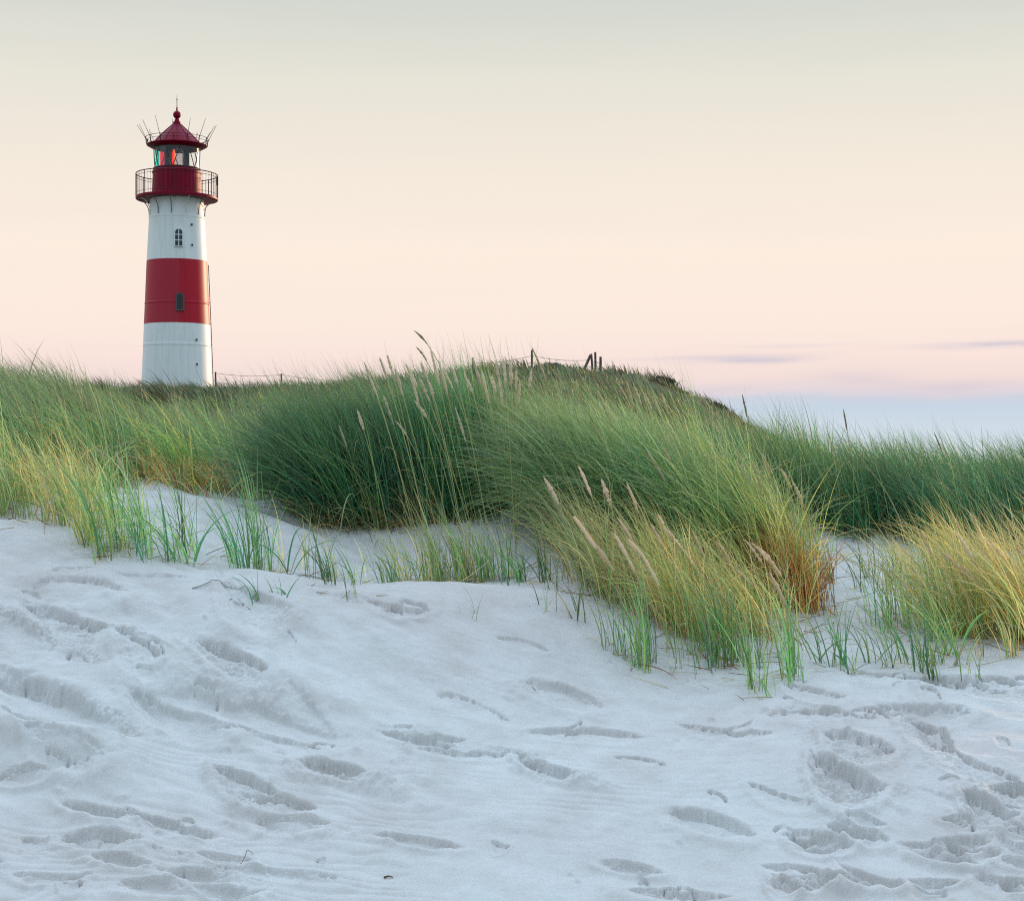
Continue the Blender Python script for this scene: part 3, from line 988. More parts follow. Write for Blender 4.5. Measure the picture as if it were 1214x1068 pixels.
# ---- single tufts on the bare sand: photo x, y of the foot, height px, blades, kind, label
TUFTS = [
    (8, 612, 45, 40, 'g', 'short green tuft at the left frame edge on the upper sand rim'),
    (120, 652, 110, 40, 'y', 'yellow-green tuft in front of the left golden tussock, on the sand rim'),
    (150, 655, 120, 60, 'g', 'tall upright green tuft, thickest of the row on the left sand rim'),
    (176, 660, 110, 46, 'g', 'green tuft just right of the thickest tuft on the left sand rim'),
    (72, 628, 80, 40, 'y', 'small yellowish tuft below the left tussock'),
    (100, 640, 90, 30, 'y', 'thin straw-tinted tuft between two tufts of the left rim'),
    (205, 664, 100, 26, 's', 'sparse tuft of broad dark blades on the left sand slope'),
    (232, 668, 95, 24, 's', 'loose open tuft of bent blades in front of the pale left hollow'),
    (262, 672, 70, 16, 's', 'thin tuft of few blades left of the broad bright-tipped tuft'),
    (305, 680, 120, 44, 'g', 'broad light green tuft with pale bent tips on the rim below the dark tussock'),
    (326, 708, 46, 9, 's', 'few blue-green blades poking from the bare sand in front of the rim'),
    (338, 676, 80, 16, 's', 'thin tuft right of the broad light green tuft'),
    (365, 680, 70, 22, 'y', 'small golden tuft in the sand left of the hollow'),
    (384, 684, 60, 16, 's', 'low flat tuft lying over the sand rim'),
    (412, 690, 50, 18, 's', 'low green tuft at the left end of the hollow'),
    (452, 690, 62, 50, 'y', 'yellow-green tuft behind the sand lip, left one in the hollow'),
    (490, 690, 50, 22, 's', 'small dark tuft behind the sand lip between two yellow tufts'),
    (522, 692, 74, 60, 'y', 'yellow tuft behind the middle of the sand lip'),
    (550, 693, 84, 76, 'y', 'tall golden-green tuft behind the sand lip, largest in the hollow'),
    (580, 694, 70, 60, 'y', 'golden tuft at the right end of the hollow row'),
    (610, 690, 60, 20, 's', 'thin tuft on the small sand knob right of the hollow'),
    (636, 688, 70, 20, 's', 'dark thin tuft at the left foot of the golden front tussock'),
    (655, 700, 60, 12, 's', 'few upright blades on the sand crest left of the golden tussock'),
    (680, 716, 70, 14, 's', 'upright dark blades at the sand crest, second left of the golden tussock'),
    (560, 742, 50, 5, 's', 'single faint blades growing alone on the bare middle slope'),
    (752, 782, 80, 26, 'g', 'narrow green tuft lowest on the slope under the golden tussock'),
    (772, 790, 110, 44, 'g', 'upright green tuft at the lower left foot of the golden tussock'),
    (825, 776, 100, 40, 'g', 'green tuft below the middle of the golden tussock'),
    (862, 790, 100, 52, 'g', 'dense dark green tuft low under the golden tussock'),
    (898, 782, 90, 30, 'g', 'green tuft on the slope below the domed tussock'),
    (935, 806, 100, 44, 'g', 'green tuft reaching lowest on the sand right of the golden tussock'),
    (962, 796, 80, 22, 's', 'spreading tuft of bluish blades beside the lowest right tuft'),
    (985, 790, 90, 22, 's', 'splayed tuft at the mouth of the pale sand gap'),
    (905, 830, 44, 5, 's', 'two or three blades alone at the foot of the bare slope'),
    (1010, 700, 70, 22, 's', 'dark tuft at the top of the pale sand gap'),
    (985, 690, 80, 30, 'r', 'brown withered tuft left of the pale sand gap'),
    (1045, 782, 80, 26, 's', 'open bluish tuft in the middle of the sand right of the gap'),
    (1062, 740, 90, 44, 'g', 'green tuft at the left foot of the right golden tussock'),
    (1088, 752, 100, 50, 'g', 'upright bright green tuft against the right golden tussock'),
    (1100, 782, 90, 30, 's', 'low spreading tuft of blue-green blades below the right tussock'),
    (1125, 790, 70, 22, 's', 'flattened tuft combed to the right below the right golden tussock'),
    (1165, 800, 60, 14, 's', 'sparse tuft of leaning blades at the lower right of the grass'),
    (1205, 780, 70, 26, 'y', 'yellow tuft at the right frame edge on the sand'),
    (1130, 690, 70, 40, 'g', 'green tuft between the dark bank and the right golden tussock'),
    (1040, 690, 60, 26, 's', 'small dark tuft right of the pale sand gap, below the bank'),
]


def tufts():
    for i, (px, py, h, nb, kd, lab) in enumerate(TUFTS):
        hid = 430 < px < 600 and py < 700
        d = 9.05 if hid else depth_at(px, py)
        L = h / F * d * (1.1 if not hid else 1.05)
        x = d * (px - CX) / F
        o = (x, d, float(gz(x, d)[0]))
        rng = np.random.default_rng(500 + i)
        rad = .03 + .012 * math.sqrt(nb) * (1.0 if kd != 's' else 1.7)
        few = nb < 8
        c = np.array([[x, d]]) + rng.normal(0, .8, (1 if few else max(2, nb // 6), 2)) * (rad * 1.25, rad)
        pal, tip, lean, w, tm = {'g': ([(C_MID, 3), (C_LIGHT, 3), (C_TEAL, 1.5)], TIPS, (.08, .6), .0056, .4),
                                 'y': (GOLDEN, TIPG, (.12, .75), .0050, .5),
                                 's': ([(C_TEAL, 3), (C_MID, 3), (C_LIGHT, 1.5)], TIPS, (.22, 1.1), .0062, .35),
                                 'r': ([(C_RUST, 3), (C_GOLD, 2)], TIPG, (.15, 1.0), .005, .4)}[kd]
        lt = [] if few else [litter(1300 + i, c, max(4, nb // 3), .09)]
        v, f, cc = field(900 + i, c, 6 if few else 9, .022, L * 1.0, pal, tip, lean, w=w * (.7 if few else 1), azsd=1.5 if kd == 's' else .8, tmix=tm, K=7, Lsd=.28)
        v, f, cc = merge([(v, f, cc)] + lt)
        ob = mesh_np('marram_tuft', v, f, M_BLADE, cc, origin=o)
        tag(ob, lab, 'grass tuft', 'grass tufts on the sand')


tufts()

# dry runners and twigs on the sand
def strew(px0, py0, px1, py1, r, name, label, cat, mat, lift=.004):
    d0, d1 = depth_at(px0, py0), depth_at(px1, py1)
    a, b = P(px0, py0, d0), P(px1, py1, d1)
    n = 9
    t = np.linspace(0, 1, n)
    pts = a[None] * (1 - t)[:, None] + b[None] * t[:, None]
    pts[:, 1] += .06 * np.linalg.norm(b - a) * np.sin(t * 3.0)
    pts[:, 2] = gz(pts[:, 0], pts[:, 1]) + r + lift * np.sin(t * math.pi)
    mb = MB()
    o = pts[0]
    mb.tube([tuple(p - o) for p in pts], [r * (1 - .6 * k) for k in t], 6)
    ob = mb.build(name, mat, loc=tuple(o), smooth=True)
    tag(ob, label, cat)


M_RUN = simple('green_runner', (.07, .13, .06), .6)
strew(228, 705, 290, 702, .0022, 'straw', 'long green blade lying flat on the sand below the left tufts', 'grass straw', M_RUN, .01)
strew(285, 1014, 300, 1003, .0016, 'twig', 'thin pale twig standing out of the sand at the lower left', 'twig', M_TWIG, .02)
strew(455, 1037, 466, 1038, .004, 'driftwood_chip', 'tiny dark chip of wood on the rippled sand at the bottom', 'wood chip', M_TWIG)
strew(978, 1052, 996, 1050, .0025, 'twig', 'short dark twig on the trampled sand at the lower right', 'twig', M_TWIG)

# ------------------------------------------------------------------ dark heather shrubs on the far dunes
def shrub(px, py, d, wpx, hpx, label, seed):
    rng = np.random.default_rng(seed)
    x = d * (px - CX) / F
    z0 = float(ground([x], [d], False)[0])
    zt = CZ + d * (HY - py) / F
    z = max(z0, zt) if zt < z0 + .3 else z0
    W, Hh = wpx / F * d / 2, hpx / F * d
    o = (x, d, z0)
    root = empty('heather_shrub', o)
    tag(root, label, 'shrub', 'heather shrubs on the far dunes')
    n = 700
    a = rng.uniform(0, 2 * math.pi, n)
    rr = np.sqrt(rng.random(n))
    lump = 1 + .35 * np.sin(a * 3 + seed) + .2 * np.sin(a * 7)
    rx, ry = rr * np.cos(a) * W * lump, rr * np.sin(a) * W * .7 * lump
    hh = Hh * np.sqrt(np.clip(1 - rr ** 2, 0, 1)) * rng.uniform(.35, 1.05, n)
    rt = np.column_stack([x + rx, d + ry, z0 + hh * .8])
    col = pick(rng, n, [(C_HEATH, 4), (C_GREY * .6, 2), (np.array((.09, .06, .045)), 2)])
    v, f, c = ribbons(rng, rt, np.full(n, Hh * .42) * rng.uniform(.5, 1.3, n), rng.uniform(2.2, 4.2, n), rng.normal(.4, .35, n), rng.normal(.9, .4, n),
                      np.full(n, .028 * d / 60 + .012), col, col * 1.3, 3)
    mesh_np('foliage', v, f, M_SHRUB, c, parent=root, origin=o)
    m = 46
    k = rng.integers(0, n, m)
    rt2 = np.column_stack([x + rng.normal(0, W * .25, m), d + rng.normal(0, W * .2, m), np.full(m, z0 - .05)])
    dv = rt[k] - rt2
    L = np.linalg.norm(dv, axis=1)
    v, f, c = ribbons(rng, rt2, L, np.arctan2(dv[:, 1], dv[:, 0]), np.arccos(np.clip(dv[:, 2] / L, -1, 1)), np.arccos(np.clip(dv[:, 2] / L, -1, 1)),
                      np.full(m, .03), np.tile(C_HEATH, (m, 1)), np.tile(C_HEATH, (m, 1)), 3)
    mesh_np('stems', v, f, M_SHRUB, c, parent=root, origin=o)


shrub(786, 464, 60, 26, 14, 'dark brown shrub on the skyline right of the fence posts', 1)
shrub(808, 470, 60, 22, 10, 'low brown shrub just right of the first skyline shrub, on the descending ridge', 2)
shrub(848, 490, 58, 24, 10, 'dark shrub halfway down the right skyline slope', 3)
shrub(880, 506, 56, 22, 9, 'lowest dark shrub on the right skyline slope, near the right bank', 4)
shrub(385, 460, 44, 46, 12, 'dark rounded shrub on the skyline left of the tall dark tussock', 5)
shrub(654, 432, 61, 40, 11, 'shrubby hump on top of the far hill between the fence posts', 6)

# ------------------------------------------------------------------ wire fences
def fence(label, posts, wires, extra=()):
    """posts: (px, top py, foot py, d, radius); wires: list of (z share) between successive posts"""
    d0 = posts[0][3]
    o = P(posts[0][0], posts[0][2], d0)
    root = empty('wire_fence', tuple(o))
    tag(root, label, 'fence')
    tops = []
    for (px, ty, fy, d, r, lean) in posts:
        a, b = P(px, fy, d), P(px + lean, ty, d)
        mb = MB()
        k = a + (a - b) * .5
        pts = [k, a, a * .5 + b * .5 + (.008, 0, 0), b]
        mb.tube([tuple(p - o) for p in pts], [r * 1.05, r * 1.05, r, r * .92], 8)
        mb.build('post', M_POST, root, smooth=True)
        tops.append((a, b))
    for share in wires:
        for i in range(len(tops) - 1):
            p = tops[i][0] * (1 - share) + tops[i][1] * share
            q = tops[i + 1][0] * (1 - share) + tops[i + 1][1] * share
            t = np.linspace(0, 1, 9)
            pts = p[None] * (1 - t)[:, None] + q[None] * t[:, None]
            pts[:, 2] -= .05 * np.sin(t * math.pi) * (1 + share)
            mb = MB()
            mb.tube([tuple(v - o) for v in pts], .009, 5)
            mb.build('wire', M_WIRE, root, smooth=True)
    for (p0, p1, d, r) in extra:
        a, b = P(*p0, d), P(*p1, d)
        mb = MB()
        mb.tube([tuple(a - o), tuple(b - o)], [r, r * .9], 8)
        mb.build('brace', M_POST, root, smooth=True)


fence('wire fence with two thin dark posts beside the lighthouse foot', [(255.5, 441, 470, 78, .042, 0), (333.5, 443, 470, 78, .038, 0), (440, 452, 476, 78, .038, 0)], (.55, .95))
fence('wire fence of leaning dark posts and a diagonal brace on top of the far hill',
      [(560.5, 424, 446, 66, .038, 0), (630.5, 415, 438, 64, .042, 0), (702.5, 419.5, 444, 62, .042, -1.5), (705.7, 417.5, 444, 62.5, .045, 0), (711.5, 423, 444, 61.5, .05, .5)], (.35, .7), [((690.5, 443), (700, 421), 61.9, .055)])


def single_post():
    mb = MB()
    o = P(732.5, 482, 34)
    mb.tube([(0, 0, -.3), (0, 0, .12), (.01, 0, .24)], [.03, .03, .028], 8)
    ob = mb.build('post', M_POST, loc=tuple(o), smooth=True)
    tag(ob, 'single short grey post in the grass below the hilltop fence', 'post')


single_post()

# ------------------------------------------------------------------ lighthouse
def paint(name, c, stain, spec=.25, fade=None, rough=.45):
    m = bpy.data.materials.new(name)
    nt, ns, lk = nodes(m)
    out = N(ns, 'ShaderNodeOutputMaterial')
    b = N(ns, 'ShaderNodeBsdfPrincipled')
    b.inputs['Roughness'].default_value = rough
    b.inputs['Specular IOR Level'].default_value = spec
    tc = N(ns, 'ShaderNodeTexCoord')
    mp = N(ns, 'ShaderNodeMapping')
    mp.inputs['Scale'].default_value = (3, 3, .22)
    no = N(ns, 'ShaderNodeTexNoise')
    no.inputs['Scale'].default_value = 2.2
    no.inputs['Detail'].default_value = 6
    no.inputs['Roughness'].default_value = .65
    lk.new(tc.outputs['Object'], mp.inputs[0])
    lk.new(mp.outputs[0], no.inputs['Vector'])
    rp = N(ns, 'ShaderNodeValToRGB')
    rp.color_ramp.elements[0].position = .32
    rp.color_ramp.elements[0].color = (*stain, 1)
    rp.color_ramp.elements[1].position = .55
    rp.color_ramp.elements[1].color = (*c, 1)
    lk.new(no.outputs[0], rp.inputs[0])
    col = rp.outputs[0]
    if fade:
        sp = N(ns, 'ShaderNodeSeparateXYZ')
        lk.new(tc.outputs['Object'], sp.inputs[0])
        mr = N(ns, 'ShaderNodeMapRange')
        mr.inputs[1].default_value, mr.inputs[2].default_value = .10, .13
        mr.inputs[3].default_value, mr.inputs[4].default_value = 1, 0
        lk.new(sp.outputs[0], mr.inputs[0])
        mx = N(ns, 'ShaderNodeMix', data_type='RGBA')
        lk.new(mr.outputs[0], mx.inputs[0])
        lk.new(col, mx.inputs[6])
        mx.inputs[7].default_value = (*fade, 1)
        col = mx.outputs[2]
    lk.new(col, b.inputs['Base Color'])
    lk.new(b.outputs[0], out.inputs[0])
    return m


M_WHITE = paint('white_tower_paint', (.78, .80, .81), (.68, .71, .72))
M_RED = paint('red_tower_paint', (.45, .004, .022), (.37, .004, .020), fade=(.40, .018, .040))
M_DRED = paint('dark_red_paint', (.21, .001, .022), (.16, .001, .018), spec=.12)
M_IRON = simple('dark_iron', (.035, .025, .028), .5, .2)
M_RIRON = simple('red_brown_iron', (.08, .016, .020), .55, .2)
M_WIRON = simple('white_iron', (.70, .72, .73), .45)
M_GIRON = simple('grey_iron', (.20, .22, .24), .5)
M_GLASSD = simple('dark_window_glass', (.012, .022, .04), .12, var=.05)
M_LOUVRE = simple('grey_shutter', (.10, .085, .09), .6)
M_CURT = simple('grey_curtain', (.055, .06, .07), .7)


def glassy(name, c, mixf=.10, emit=0):
    m = bpy.data.materials.new(name)
    nt, ns, lk = nodes(m)
    out = N(ns, 'ShaderNodeOutputMaterial')
    t = N(ns, 'ShaderNodeBsdfTransparent')
    t.inputs[0].default_value = (*c, 1)
    g = N(ns, 'ShaderNodeBsdfGlossy')
    g.inputs['Roughness'].default_value = .2
    mx = N(ns, 'ShaderNodeMixShader')
    mx.inputs[0].default_value = mixf
    lk.new(t.outputs[0], mx.inputs[1])
    lk.new(g.outputs[0], mx.inputs[2])
    lk.new(mx.outputs[0], out.inputs[0])
    return m


M_PANE = glassy('lantern_glass', (.97, .98, .98), .06)
M_TEALF = glassy('green_filter_glass', (.01, .55, .46), .05)
M_REDF = glassy('red_filter_glass', (.85, .012, .05), .05)
M_LENS = simple('lens_glass', (.88, .86, .85), .12, .15, var=.3, scale=14, stretch=(1, 1, 6))


def lamp_mat():
    m = bpy.data.materials.new('lamp_glow')
    nt, ns, lk = nodes(m)
    out = N(ns, 'ShaderNodeOutputMaterial')
    e = N(ns, 'ShaderNodeEmission')
    e.inputs[0].default_value = (1, .20, .05, 1)
    e.inputs[1].default_value = 1.3
    lk.new(e.outputs[0], out.inputs[0])
    return m


M_LAMP = lamp_mat()
M_LENS = glassy('lens_glass', (.90, .86, .90), .22)


def lighthouse():
    D = 90.0
    s = D / F                                  # metres per photo pixel
    X0 = D * (209.8 - CX) / F
    zb = 4.4
    Z = lambda py: CZ + s * (HY - py) - zb
    root = empty('lighthouse', (X0, D, zb))
    root.rotation_euler.z = math.atan2(-X0, D)          # windows look towards the beach path
    tag(root, 'white and red banded lighthouse with dark red lantern top behind the left dune', 'lighthouse')
    rr = lambda py: s * np.interp(py, [236, 306, 382, 458, 500], [31.6, 35.2, 38.4, 41.3, 43.0])

    ZD = Z
    Z = lambda py: CZ + (D - rr(py)) * (HY - py) / F - zb      # rows were read off the near face of the shaft

    # shaft: white, red, white rings, with joint flanges
    mb = MB()
    prof = [(rr(500), -1.0, 0), (rr(458), Z(458), 0)]
    for py in (407.6, 406.4):
        pass
    prof = [(rr(500), -1.2, 0), (rr(470), Z(470), 0), (rr(409), Z(409), 0), (rr(408) + .012, Z(408), 0), (rr(406) + .012, Z(406), 0), (rr(405), Z(405), 0),
            (rr(382.5), Z(382.5), 0), (rr(382) + .006, Z(382), 1), (rr(358.4), Z(358.4), 1), (rr(357.6) + .014, Z(357.6), 1), (rr(356.4) + .014, Z(356.4), 1), (rr(355.6), Z(355.6), 1),
            (rr(306.5) + .006, Z(306.5), 1), (rr(306), Z(306), 0), (rr(256), Z(256), 0), (rr(255) + .014, Z(255), 0), (rr(253.6) + .014, Z(253.6), 0), (rr(252.6), Z(252.6), 0), (rr(236), Z(236), 0), (s * 31.6, Z(228), 0)]
    mb.lathe(prof, 96)
    mb.build('tower', [M_WHITE, M_RED], root, smooth=True, angle=6)

    # windows set in the curve of the wall, facing the beach
    def window(px, top, bot, w, glass, bar, cols, rows, frame):
        cx = (px - 209.8) * s
        rm = rr((top + bot) / 2)
        ang = math.asin(cx / rm)
        yc = -math.sqrt(max(0, rm * rm - cx * cx))
        zc0, zc1 = Z(bot), Z(top)
        hw = w * s / 2
        tilt = (rr(bot) - rr(top)) / (zc1 - zc0)
        o = empty  # noqa

        def arch(hw_, z0, z1, n=12):
            ca = z1 - hw_
            pts = [(-hw_, z0), (hw_, z0)] + [(hw_ * math.cos(a), ca + hw_ * math.sin(a)) for a in np.linspace(0, math.pi, n)]
            return pts

        def yat(z, off):
            return yc + (z - (zc0 + zc1) / 2) * tilt - off
        m1 = MB()
        pts = arch(hw, zc0, zc1)
        n = len(pts)
        m1.add([(cx + a, yat(z, .05), z) for a, z in pts], [tuple(range(n))])
        m1.add([(cx + a, yat(z, -.10), z) for a, z in pts] + [(cx + a, yat(z, .049), z) for a, z in pts], [(i, (i + 1) % n, n + (i + 1) % n, n + i) for i in range(n)])
        wo = m1.build('window', glass, root)
        m2 = MB()
        po = arch(hw + .055, zc0 - .03, zc1 + .055)
        k = len(po)
        m2.add([(cx + a, yat(z, .085), z) for a, z in pts] + [(cx + a, yat(z, .085), z) for a, z in po] +
               [(cx + a, yat(z, .03), z) for a, z in pts] + [(cx + a, yat(z, -.06), z) for a, z in po],
               [(i, (i + 1) % k, k + (i + 1) % k, k + i) for i in range(k)] + [(k + i, k + (i + 1) % k, 3 * k + (i + 1) % k, 3 * k + i) for i in range(k)] +
               [(i, (i + 1) % k, 2 * k + (i + 1) % k, 2 * k + i) for i in range(k)])
        m2.build('frame', frame, wo)
        m3 = MB()
        for c in range(1, cols):
            xx = cx - hw + 2 * hw * c / cols
            m3.box((xx, yat((zc0 + zc1) / 2, .075), (zc0 + zc1) / 2), (.045, .03, (zc1 - zc0) * .98))
        for r in range(1, rows):
            zz = zc0 + (zc1 - zc0) * r / rows
            m3.box((cx, yat(zz, .077), zz), (2 * hw, .03, .045))
        m3.build('glazing_bars' if bar is not M_IRON else 'slats', bar, wo)
    window(211.8, 271.5, 291.5, 8.2, M_GLASSD, M_WIRON, 2, 3, M_WIRON)
    window(213.2, 348.0, 367.5, 7.6, M_LOUVRE, M_IRON, 2, 7, M_LOUVRE)

    # gallery: deck, brackets, railing
    Z = lambda py: ZD(py + 1.0)
    RG = 47.6 * s
    z0 = Z(236)
    mb = MB()
    mb.lathe([(s * 29, z0 - .02), (RG, z0 - .02), (RG + .02, z0), (RG + .02, z0 + .11), (RG, z0 + .13), (s * 27, z0 + .13)], 72)
    gal = mb.build('gallery', M_DRED, root, smooth=True, angle=30)
    nb = 12
    for k in range(nb):
        A = math.radians(-90 + 19 + k * 360 / nb)
        mb = MB()
        pts = []
        r0, r1 = rr(250) + .03, RG - .12
        for t in np.linspace(0, math.pi / 2, 9):
            r = r1 - (r1 - r0) * math.sin(t)
            z = z0 - .04 - .72 * (1 - math.cos(t))
            pts.append((r * math.cos(A), r * math.sin(A), z))
        pts.append((r0 * math.cos(A), r0 * math.sin(A), Z(256)))
        mb.tube(pts, .026, 6)
        mb.build('bracket', M_WIRON if k % 3 == 0 else M_GIRON, gal, smooth=True)
    zr = Z(206.5)
    ring = lambda r, z, n=72: [(r * math.cos(2 * math.pi * k / n), r * math.sin(2 * math.pi * k / n), z) for k in range(n)]
    mb = MB()
    mb.tube(ring(RG, zr), .026, 6, True)
    mb.tube(ring(RG, zr - .16), .012, 6, True)
    mb.tube(ring(RG, z0 + .28), .010, 6, True)
    npost = 60
    for k in range(npost):
        A = 2 * math.pi * (k + .4) / npost
        x, y = RG * math.cos(A), RG * math.sin(A)
        big = k % 6 == 0
        mb.tube([(x, y, z0 + .1), (x, y, zr)], .026 if big else .009, 6)
    mb.build('railing', M_RIRON, gal, smooth=True)
    mb = MB()                                         # a little box on the railing
    mb.box((RG * .985, -.25, zr - .3), (.10, .3, .42))
    mb.build('junction_box', M_IRON, gal)

    # service drum under the lantern
    mb = MB()
    mb.lathe([(s * 29.2, z0 + .12), (s * 28.2, Z(206)), (s * 28.8, Z(205.5)), (s * 28.8, Z(203.0)), (s * 27.8, Z(202.2)), (s * 27.6, Z(200.6)), (s * 8, Z(200.4))], 72)
    mb.build('lantern_drum', M_DRED, root, smooth=True, angle=30)

    # lantern: glass, slanting bars, lens and coloured sector panes
    zl0, zl1 = Z(200.6), Z(174.5)
    rl = s * 27.0
    mb = MB()
    mb.lathe([(rl, zl0), (rl, zl1)], 64)
    lan = mb.build('lantern', M_PANE, root, smooth=True)
    n = 6
    mb = MB()
    for k in range(n):
        A, B = 2 * math.pi * (k + .32) / n, 2 * math.pi * (k + 1.0) / n
        for a0, a1 in ((A, B), (A, A - (B - A))):
            pts = []
            for t in np.linspace(0, 1, 7):
                a = a0 + (a1 - a0) * t * .5
                pts.append(((rl - .01) * math.cos(a), (rl - .01) * math.sin(a), zl0 + (zl1 - zl0) * t))
            mb.tube(pts, .026, 6)
    mb.tube(ring(rl, zl0 + .03), .045, 6, True)
    mb.tube(ring(rl, zl1 - .03), .05, 6, True)
    mb.build('glazing_bars', M_IRON, lan, smooth=True)
    # curtain and machinery drum behind the lens
    for a0, a1 in ((25, 66), (112, 160)):
        mb = MB()
        mb.lathe([(s * 16.0, zl0), (s * 16.0, zl1)], 20, a0=math.radians(a0), a1=math.radians(a1))
        mb.build('curtain', M_CURT, lan, smooth=True)
    # barrel lens with prism rings
    mb = MB()
    zc = (zl0 + zl1) / 2
    prof = []
    for t in np.linspace(-1, 1, 41):
        r = s * 8.6 * math.sqrt(max(0, 1 - (t * .78) ** 2)) + (.02 if int((t + 1) * 20) % 2 else 0)
        prof.append((r, zc + t * (zl1 - zl0) * .46))
    mb.lathe(prof, 48)
    ln = mb.build('lens', M_LENS, lan, smooth=True, angle=60)
    mb = MB()
    mb.lathe([(s * .8, zc - .44), (s * 1.9, zc - .2), (s * 2.2, zc), (s * 1.8, zc + .25), (s * .7, zc + .44)], 24)
    o = mb.build('lamp', M_LAMP, lan, smooth=True)
    o.location = (-.17, -s * 6.0, 0)
    # coloured glass panes stand inside on the sea side
    for (p0, p1, mt, nm) in ((183.9, 189.8, M_TEALF, 'green_pane'), (190.4, 196.6, M_REDF, 'red_pane')):
        mb = MB()
        x0, x1 = (p0 - 209.8) * s, (p1 - 209.8) * s
        rp = rl - .03
        y0, y1 = -math.sqrt(rp * rp - x0 * x0), -math.sqrt(rp * rp - x1 * x1)
        mb.add([(x0, y0, zl0), (x1, y1, zl0), (x1, y1, zl1), (x0, y0, zl1)], [(0, 1, 2, 3)])
        mb.build(nm, mt, lan)
    # red filter on the lens's left flank
    mb = MB()
    mb.lathe([(s * 9.6, zl0 + .03), (s * 9.6, zl1 - .03)], 14, a0=math.radians(226), a1=math.radians(247))
    mb.build('red_pane', M_REDF, lan, smooth=True)

    # roof with eave walk, railing, finial and rods
    mb = MB()
    mb.lathe([(s * 26.5, Z(175.5)), (s * 30, Z(175.2)), (s * 35.2, Z(172.4)), (s * 35.4, Z(172)), (s * 35.2, Z(171.4)), (s * 29, Z(171)), (s * 27.5, Z(169)), (s * 21, Z(161.5)), (s * 12.5, Z(153.5)),
              (s * 4.6, Z(146.5)), (s * 4.6, Z(144)), (s * 3.2, Z(143.5)), (s * 2.6, Z(141)), (s * 1.7, Z(139.5))], 72)
    rf = mb.build('roof', M_DRED, root, smooth=True, angle=35)
    mb = MB()
    for k in range(12):
        A = 2 * math.pi * k / 12
        c, sn = math.cos(A), math.sin(A)
        mb.tube([(s * r * c, s * r * sn, Z(p) + .015) for r, p in ((27.6, 169), (21, 161.5), (12.5, 153.5), (4.8, 146.6))], .014, 5)
    mb.build('seams', M_DRED, rf, smooth=True)
    mb = MB()
    prof = [(s * 1.6, Z(140)), (s * 1.5, Z(139.5))]
    for t in np.linspace(-.85, 1, 13):
        prof.append((s * 4.6 * math.sqrt(max(0.02, 1 - t * t)), Z(135.4) + s * 4.8 * t))
    prof += [(s * 1.3, Z(129.8)), (s * .7, Z(128.4)), (s * 1.0, Z(127.8)), (s * .9, Z(126.9)), (s * .45, Z(126)), (s * .4, Z(118.6)), (s * .7, Z(118)), (s * .6, Z(116.8)), (s * .28, Z(116)), (s * .2, Z(112.5)), (.001, Z(112))]
    mb.lathe(prof, 24)
    mb.build('finial', M_DRED, rf, smooth=True, angle=50)
    RE = s * 35.4
    mb = MB()
    mb.tube(ring(RE + .05, Z(163.5)), .014, 6, True)
    mb.tube(ring(RE + .03, Z(167)), .011, 6, True)
    for k in range(14):
        A = 2 * math.pi * (k + .25) / 14
        c, sn = math.cos(A), math.sin(A)
        mb.tube([(RE * c, RE * sn, Z(172)), ((RE + .05) * c, (RE + .05) * sn, Z(163.3))], .03, 6)
    mb.build('railing', M_RIRON, rf, smooth=True)
    for k in range(14):
        A = 2 * math.pi * (k + .25) / 14
        c, sn = math.cos(A), math.sin(A)
        mb = MB()
        ra, rb = RE + .04, RE + .04 + s * 10.2
        top = Z(147.5) + (.12 if k % 3 == 0 else -.1 if k % 3 == 1 else 0)
        mb.tube([(ra * c, ra * sn, Z(166)), (rb * c, rb * sn, top)], [.016, .010], 6)
        mb.build('lightning_rod', M_RIRON, rf, smooth=True)

    # cable standing off the right-hand side, and small lamps on the shaft
    mb = MB()
    xs = lambda py: rr(py) + s * 1.4
    mb.tube([(xs(p), .25, Z(p)) for p in (312, 340, 380, 420, 458, 480)], .022, 6)
    for p in (330, 357, 382, 407, 440):
        mb.tube([(rr(p) - .1, .25, Z(p)), (xs(p) + .02, .25, Z(p))], .02, 6)
    mb.build('cable', M_RIRON, root, smooth=True)
    for (px, py) in ((232.5, 403.5), (233, 432), (227, 268.5), (227.4, 292.5)):
        cx = (px - 209.8) * s
        yy = -math.sqrt(rr(py) ** 2 - cx * cx)
        mb = MB()
        mb.box((cx, yy - .03, Z(py)), (.09, .10, .06))
        mb.tube([(cx, yy - .06, Z(py) - .02), (cx, yy - .07, Z(py) - .09)], .025, 6)
        mb.build('wall_bolt', M_IRON, root)


lighthouse()

# ------------------------------------------------------------------ light: dusk sky and a low sun beyond the right dune
SUN_AZ, SUN_EL = math.radians(37), math.radians(10)
W = bpy.data.worlds.new('World')
S.world = W
W.use_nodes = True
nt = W.node_tree
ns, lk = nt.nodes, nt.links
ns.clear()
out = N(ns, 'ShaderNodeOutputWorld')
bg = N(ns, 'ShaderNodeBackground')
tc = N(ns, 'ShaderNodeTexCoord')
sep = N(ns, 'ShaderNodeSeparateXYZ')
lk.new(tc.outputs['Generated'], sep.inputs[0])


def mt(op, a, b=None, c=None, clamp=False):
    n = N(ns, 'ShaderNodeMath', operation=op)
    n.use_clamp = clamp
    for i, v in enumerate((a, b, c)):
        if v is None:
            continue
        if isinstance(v, (int, float)):
            n.inputs[i].default_value = v
        else:
            lk.new(v, n.inputs[i])
    return n.outputs[0]


def mrange(v, a, b, c=0, d=1, smooth=True):
    n = N(ns, 'ShaderNodeMapRange', interpolation_type='SMOOTHSTEP' if smooth else 'LINEAR')
    lk.new(v, n.inputs[0])
    for i, k in enumerate((a, b, c, d)):
        n.inputs[i + 1].default_value = k
    return n.outputs[0]


